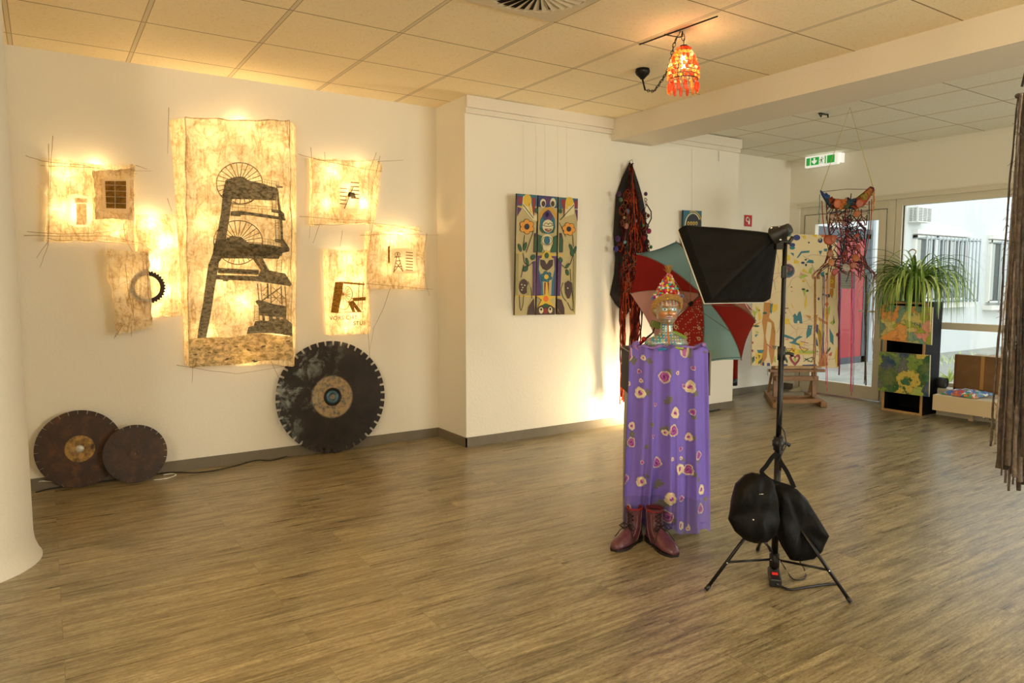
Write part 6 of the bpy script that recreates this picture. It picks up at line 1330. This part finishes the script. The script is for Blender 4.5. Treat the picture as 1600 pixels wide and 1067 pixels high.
def leaf(m, o, az, L, w, rise, droop, mi, xmax=7.60, xmin=-9):
    d_ = Vector((math.cos(az), math.sin(az), 0)); s_ = Vector((-d_.y, d_.x, 0)); n_ = 11; V = []; p = Vector(o); ang = rise; st = L/n_
    for i in range(n_+1):
        t = i/n_; ww = w*(math.sin(min(1, t*3+.35)*math.pi/2))*(1-t**2.5)+.0006; t3 = d_*math.cos(ang)+Vector((0, 0, math.sin(ang))); up = s_.cross(t3)
        V += [p+s_*ww-up*ww*.0+Vector((0, 0, ww*.45)), p, p-s_*ww+Vector((0, 0, ww*.45))]; p = p+t3*st; ang -= droop/n_*(1+1.1*t)
        if ang < -1.5: ang = -1.5
        p.x = max(min(p.x, xmax), xmin)
    F = []
    for i in range(n_):
        for k in range(2): F.append((i*3+k, i*3+k+1, i*3+4+k, i*3+3+k))
    m.add(V, F, mi, True)
for mi in range(3):
    m = MB()
    for i in range(130 if mi == 0 else 95):
        az = rs.uniform(0, 2*math.pi); L = rs.uniform(.40, .92); r0 = rs.uniform(0, .05)
        leaf(m, pp+Vector((r0*math.cos(az), r0*math.sin(az), .13)), az, L, rs.uniform(.007, .012), rs.uniform(.45, 1.5), rs.uniform(1.7, 3.2), 0)
    m.build('leaves', GR[mi], T)
# ------------------------------------------------------------------ radiator, ledge items
T = thing('radiator', 'long low cream radiator with a slatted top under the window', 'radiator', (7.27, 2.0, .08))
M_rad = mat('radiator_cream', 'cdb994', .45); M_rad2 = mat('radiator_white', 'e2dccb', .4)
m = MB(); m.bb(7.15, 7.165, -.3, 3.465, .085, .235); m.build('front_panel', M_rad, T, mods=.003)
m = MB(); m.bb(7.165, 7.38, 3.45, 3.465, .085, .235); m.bb(7.165, 7.38, 3.30, 3.45, .232, .240); m.build('end_panel', M_rad2, T, mods=.003)
m = MB(); m.bb(7.365, 7.38, -.3, 3.45, .085, .235); m.bb(7.165, 7.38, -.3, 3.45, .085, .10); m.build('inner_body', mat('radiator_inner', '6c6454', .6), T)
m = MB()
for i in range(6): x = 7.165+.02+i*.035; m.bb(x, x+.020, -.3, 3.30, .226, .236)
m.build('top_slats', M_rad2, T)
for y in (3.2, 1.9, .7):
    m = MB(); m.bb(7.33, 7.36, y-.02, y+.02, 0, .085); m.build('foot', M_rad, T)
m = MB(); m.tube([(7.20, 3.03, .06), (7.20, 3.03, .09)], .012, 10); m.tube([(7.20, 2.97, .06), (7.20, 2.97, .09)], .012, 10); m.build('valve', M_chrome, T)
# crumpled packet
ft = watercolour('printed_foil', [(0, '3a74d0'), (.15, 'f4f4f8'), (.4, 'c83a3a'), (.55, '3aa05a'), (.7, '4a8ad0'), (.85, 'e0822c'), (1, 'f0f0f4')], 28, 1.7)
q = [onx(1472, 612, 7.19), onx(1495, 597, 7.33), onx(1528, 600, 7.36), onx(1514, 626, 7.19)]
q[0].z = .245; q[3].z = .245; q[1].z = .285; q[2].z = .285
q = [Vector((7.17, 3.42, .245)), Vector((7.38, 3.36, .275)), Vector((7.41, 3.02, .275)), Vector((7.17, 3.10, .245))]
def pk(u, v): p = (q[0]*(1-u)+q[3]*u)*(1-v)+(q[1]*(1-u)+q[2]*u)*v; return p+Vector((0, 0, .042*(math.sin(math.pi*u)*math.sin(math.pi*v))**.5+.010*mn.noise(p*26)))
m = MB(); m.grid(pk, 22, 18); m.grid(lambda u, v: (q[0]*(1-u)+q[3]*u)*(1-v)+(q[1]*(1-u)+q[2]*u)*v, 2, 2); o = tag(m.build('foil_packet', ft, org=q[0]), 'crumpled multicoloured printed packet lying on the radiator slats', 'packet')
# cardboard box on the ledge
T = thing('cardboard_box', 'flattened brown cardboard box taped down the middle, standing on the window ledge', 'box', (7.50, 3.2, .262))
card = mat('cardboard', '785834', .85, col2='684a28', vscale=6); tape = mat('brown_tape', 'a57c40', .3); ca, cb = 3.43, 2.80
m = MB(); m.bb(7.47, 7.53, cb, ca, .262, .610); m.build('carton', card, T, mods=.003)
m = MB(); m.bb(7.4675, 7.4705, 3.165, 3.195, .262, .610); m.build('tape', tape, T)
m = MB(); m.prism([(7.469, ca, .262), (7.469, ca, .285), (7.469, cb, .295), (7.469, cb, .262)], (-.0015, 0, 0)); m.prism([(7.469, ca, .262), (7.469, ca, .61), (7.469, ca-.02, .61), (7.469, ca-.02, .262)], (-.0015, 0, 0)); m.build('darker_edge', mat('cardboard_dark', '6c3f1c', .85), T)
m = MB(); m.prism([(7.50, 3.28, .611), (7.50, 3.24, .628), (7.50, 3.16, .620), (7.50, 3.12, .634), (7.50, 2.98, .624), (7.50, 2.96, .611)], (-.004, 0, 0)); m.build('torn_paper', M_white, T)
# rolled mat, small plant, white pot
T = thing('rolled_mat', 'dark grey rolled mat lying on the window ledge beside the shelf', 'rolled mat', (7.47, 3.62, .262))
m = MB(); n_ = 40; V = []
rr0 = .052; cx_, cz_ = 7.475, .262+rr0+.001
for k in range(n_*2):
    a = k/n_*2*math.pi*1.0; r_ = rr0-.006*(k/n_)
    V += [Vector((cx_+r_*math.cos(a), 3.50, cz_+r_*math.sin(a))), Vector((cx_+r_*math.cos(a), 3.58, cz_+r_*math.sin(a)))]
m.add(V, [(2*k, 2*k+1, 2*k+3, 2*k+2) for k in range(n_*2-1)], 0, True)
m.lathe([(.048, .0), (.052, 0), (.052, .075), (0, .075)], (cx_, 3.503, cz_), 30, axis=(0, 1, 0)); m.lathe([(.0, .01), (.018, .01), (.018, .0), (.022, 0), (.022, .01), (.034, .01), (.034, 0), (.038, 0), (.038, .01), (.048, .01)], (cx_, 3.503, cz_), 30, axis=(0, 1, 0)); m.build('rolled_sheet', mat('mat_grey', '2b2a28', .7), T)
T = thing('potted_plant', 'small spiky green plant in a white pot standing outside behind the rolled mat', 'plant', (7.95, 3.70, -.02))
m = MB(); m.lathe([(0, 0), (.09, 0), (.13, .30), (.12, .30), (.10, .26), (0, .26)], (7.95, 3.70, -.02), 20); m.build('pot', M_white, T)
m = MB()
for i in range(40):
    az = rs.uniform(0, 6.28); leaf(m, Vector((7.95, 3.70, .25)), az, rs.uniform(.14, .26), .009, rs.uniform(.6, 1.45), rs.uniform(.5, 1.4), 0, 99, 7.86)
m.build('leaves', GR[1], T)
# door stop
q = onz(1243, 611, 0); m = MB(); m.prism([q+RT*-.07, q+RT*.07, q+RT*.07+Vector((0, 0, .05)), q+RT*.05+Vector((0, 0, .055))], FW*.05); tag(m.build('door_stop', mat('doorstop_wood', 'b8a88a', .7), org=q), 'small pale wedge on the floor by the door, behind the easel', 'door stop')
q = ony(1203, 581, WC-.006); m = MB(); m.box(q, (.08, .012, .08)); m.lathe([(.018, .007), (.022, .008), (.024, .007)], q, 16, axis=(0, -1, 0)); tag(m.build('wall_socket', M_white, org=q, mods=.002), 'white wall socket on the recessed wall behind the easel', 'socket')
# paper notice on the door glass
a, b_ = onx(1312, 424, 7.63), onx(1336, 451, 7.63); m = MB(); m.bb(7.630, 7.6315, b_.y, a.y, b_.z, a.z); o = tag(m.build('paper_notice', mat('notice_paper', 'b8c2cc', .7), org=a), 'pale sheet of paper with printed lines taped to the door glass', 'notice')
m = MB()
for k in range(6): z = a.z-.02-k*.028; m.bb(7.629, 7.630, b_.y+.02+(k % 3)*.01, a.y-.015, z-.004, z)
m.build('printed_lines', mat('grey_ink', '7a828c', .7), o)

# ------------------------------------------------------------------ courtyard
M_court = mat('courtyard_render', 'cfd3cf', .9, var=.03, vscale=.8, bump=.1, bscale=20)
cg = NB('courtyard_paving'); v = cg.coord(); n1 = cg.noise(v, .9, 6, .7); n2 = cg.noise(v, 5, 5, .7); c = cg.mix(n1.outputs[0], H('7c7e74'), H('aeb0a6')); c = cg.mix(cg.ramp(n2.outputs[0], [(.5, (0, 0, 0, 1)), (.62, (.5, .5, .5, 1))]), c, H('70745c')); cg.L(c, cg.p.inputs['Base Color']); cg.p.inputs['Roughness'].default_value = .7
m = MB(); m.bb(7.82, 46, -14, 7, -.25, -.09); struct(m.build('ground', cg.m))
m = MB(); m.bb(7.82, 46, 7, 7.3, -.25, 6.5); m.bb(46, 46.3, -14, 7.3, -.25, 6.5); m.bb(7.82, 7.90, 5.6, 7, -.25, 6.5); struct(m.build('wall_courtyard', M_court))
m = MB(); m.bb(12.0, 12.07, 6.93, 7, -.09, 6); m.bb(11.99, 12.6, 6.97, 7, -.09, .32); struct(m.build('trim_4', mat('downpipe_grey', '9aa0a2', .5)))
# red double door across the yard
dr_ = struct((lambda m: (m.bb(10.3, 10.45, 6.95, 7, -.09, 2.12), m.bb(11.82, 11.97, 6.95, 7, -.09, 2.12), m.bb(10.3, 11.97, 6.95, 7, 2.04, 2.2), m.bb(10.3, 11.97, 6.95, 7, -.09, .02), m.build('door_2', mat('dark_grey_frame', '3a4046', .5)))[-1])(MB()))
m = MB(); m.bb(10.45, 11.10, 6.96, 6.99, .02, 2.04); m.build('door_leaf', mat('courtyard_red', '84161a', .5), dr_); m = MB(); m.bb(11.16, 11.82, 6.96, 6.99, .02, 2.04); m.build('door_leaf', mat('courtyard_red_light', '98282a', .5), dr_); m = MB(); m.bb(11.10, 11.16, 6.95, 6.99, .02, 2.04); m.build('centre_post', mat('dark_post', '2c2f34', .5), dr_)
def barred(nm, xa, xb, za, zb, nbars):
    w = struct((lambda m: (m.bb(xa, xb, 6.94, 7.0, zb-.06, zb), m.bb(xa, xa+.06, 6.94, 7, za, zb), m.bb(xb-.06, xb, 6.94, 7, za, zb), m.bb((xa*.62+xb*.38)-.04, (xa*.62+xb*.38)+.06, 6.94, 7, za, zb), m.bb(xa, xb, 6.94, 7, za, za+.06), m.build(nm, M_white))[-1])(MB()))
    m = MB(); m.bb(xa+.06, xb-.06, 6.975, 6.985, za+.06, zb-.06); m.build('pane', mat(nm+'_pane', '565c5a', .2), w)
    m = MB()
    for k in range(9): x = xa+.1+k*(xb-xa-.2)/9; m.prism([(x, 6.965, za+.08), (x+.12, 6.955, za+.08), (x+.12, 6.955, zb-.08), (x, 6.965, zb-.08)], (0, .003, 0)) if k % 3 != 1 else None
    m.build('curtain', mat(nm+'_curtain', 'c4c6bc', .8), w)
    m = MB(); m.bb(xa-.1, xb+.1, 6.82, 7, za-.12, za-.03); m.build('sill', M_white, w)
    m = MB(); m.bb(xa-.02, xb+.02, 6.9, 7, zb+.02, zb+.10); m.build('lintel', M_white, w)
    bars = mat(nm+'_bars', 'aab4b4', .4, .3); yb = 6.74
    for k in range(nbars): x = xa+(xb-xa)*k/(nbars-1); m = MB(); m.tube([(x, yb, za-.02), (x, yb, zb-.02)], .016, 8); m.build('bar', bars, w)
    m = MB()
    for z in (za+.02, zb-.06): m.tube([(xa, 6.98, z), (xa, yb, z), (xb, yb, z), (xb, 6.98, z)], .014, 6)
    m.build('cage_rail', bars, w)
barred('window_2', 13.42, 15.45, .93, 2.16, 15); barred('window_3', 16.38, 18.3, .84, 2.16, 14); barred('window_4', 19.6, 21.6, .84, 2.16, 14)
T = thing('wall_vent', 'white louvred ventilation box high on the courtyard wall', 'vent', (13.45, 6.9, 2.35)); m = MB(); m.bb(13.22, 13.68, 6.82, 7, 2.38, 2.66); m.build('box', mat('vent_box', 'd2d4cc', .5), T)
m = MB()
for k in range(8):
    z = 2.41+k*.03
    for a in (13.245, 13.40, 13.55): m.bb(a, a+.115, 6.812, 6.82, z, z+.011)
    for b2 in (6.85, 6.92): m.bb(13.212, 13.22, b2, b2+.05, z, z+.011)
m.build('louvres', mat('vent_slots', '74766c', .6), T)
m = MB()
for i in range(60):
    az = rs.uniform(0, 6.28); o_ = Vector((13.2+rs.uniform(-.8, 1.6), 6.3+rs.uniform(-.4, .25), -.09)); leaf(m, o_, az, rs.uniform(.06, .16), .006, 1.2, .8, 0, 99)
o = m.build('courtyard_weeds', GR[1], org=(13.2, 6.6, -.09)); o['kind'] = 'stuff'; o['label'] = 'sparse low weeds along the courtyard wall'; o['category'] = 'weeds'

# ------------------------------------------------------------------ grey fibre hanging at the right edge
FD = 2.30; FP = lambda x, y, dz=0: dep(x, y, FD+dz); rs = random.Random(17)
T = thing('fibre_hanging', 'grey brown fringe of long shaggy fibre strands hanging at the right edge', 'hanging artwork', FP(1600, 740))
FM = [mat('fibre_brown_grey', '66594f', .95, col2='40362e', vscale=40), mat('fibre_dark', '2a231f', .95, col2='4c4038', vscale=40), mat('fibre_grey', '8a7c70', .95, col2='5c5048', vscale=50)]
tp = FP(1640, 60); m = MB(); m.tube([FP(1597, 135), FP(1612, 70), FP(1640, 10), Vector((FP(1640, 10).x, FP(1640, 10).y, HC))], .004, 6); m.tube([FP(1590, 150, -.08), FP(1605, 148, .05), FP(1700, 146, .08)], .008, 8); m.build('hanging_cord', FM[1], T)
for mi in range(3):
    m = MB()
    for i in range(34):
        xt = 1591+95*rs.random()**1.25; sp = (1686-xt)/95; xb = xt-42*sp*rs.uniform(.1, 1.15)+rs.uniform(-2, 6); yb = rs.uniform(690, 768); dz = rs.uniform(-.10, .10); P = []; R = []; sd = rs.uniform(0, 99); n_ = 46; w0 = rs.uniform(.0022, .0046) if xt < 1598 else rs.uniform(.003, .0085)
        for k in range(n_+1):
            t = k/n_; x = xt+(xb-xt)*t**.9+2.0*mn.noise(Vector((sd, t*7, 0)))+.8*mn.noise(Vector((sd, t*40, 5))); P.append(FP(x, 146+(yb-146)*t, dz+.02*mn.noise(Vector((sd, t*6, 9))))); R.append(w0*(.7+.6*abs(mn.noise(Vector((sd, t*60, 2))))+.25*t))
        m.tube(P, R, 5, cap=True)
        for k in range(40):   # frayed hairs
            j = rs.randrange(4, n_); a = P[j]; d_ = (CR*rs.uniform(-1, 1)+CU*rs.uniform(-1, .3)+CB*rs.uniform(-.6, .6)).normalized(); m.tube([a, a+d_*rs.uniform(.008, .020)+Vector((0, 0, -.006))], .0007, 3, cap=False)
    m.build('strands', FM[mi], T)
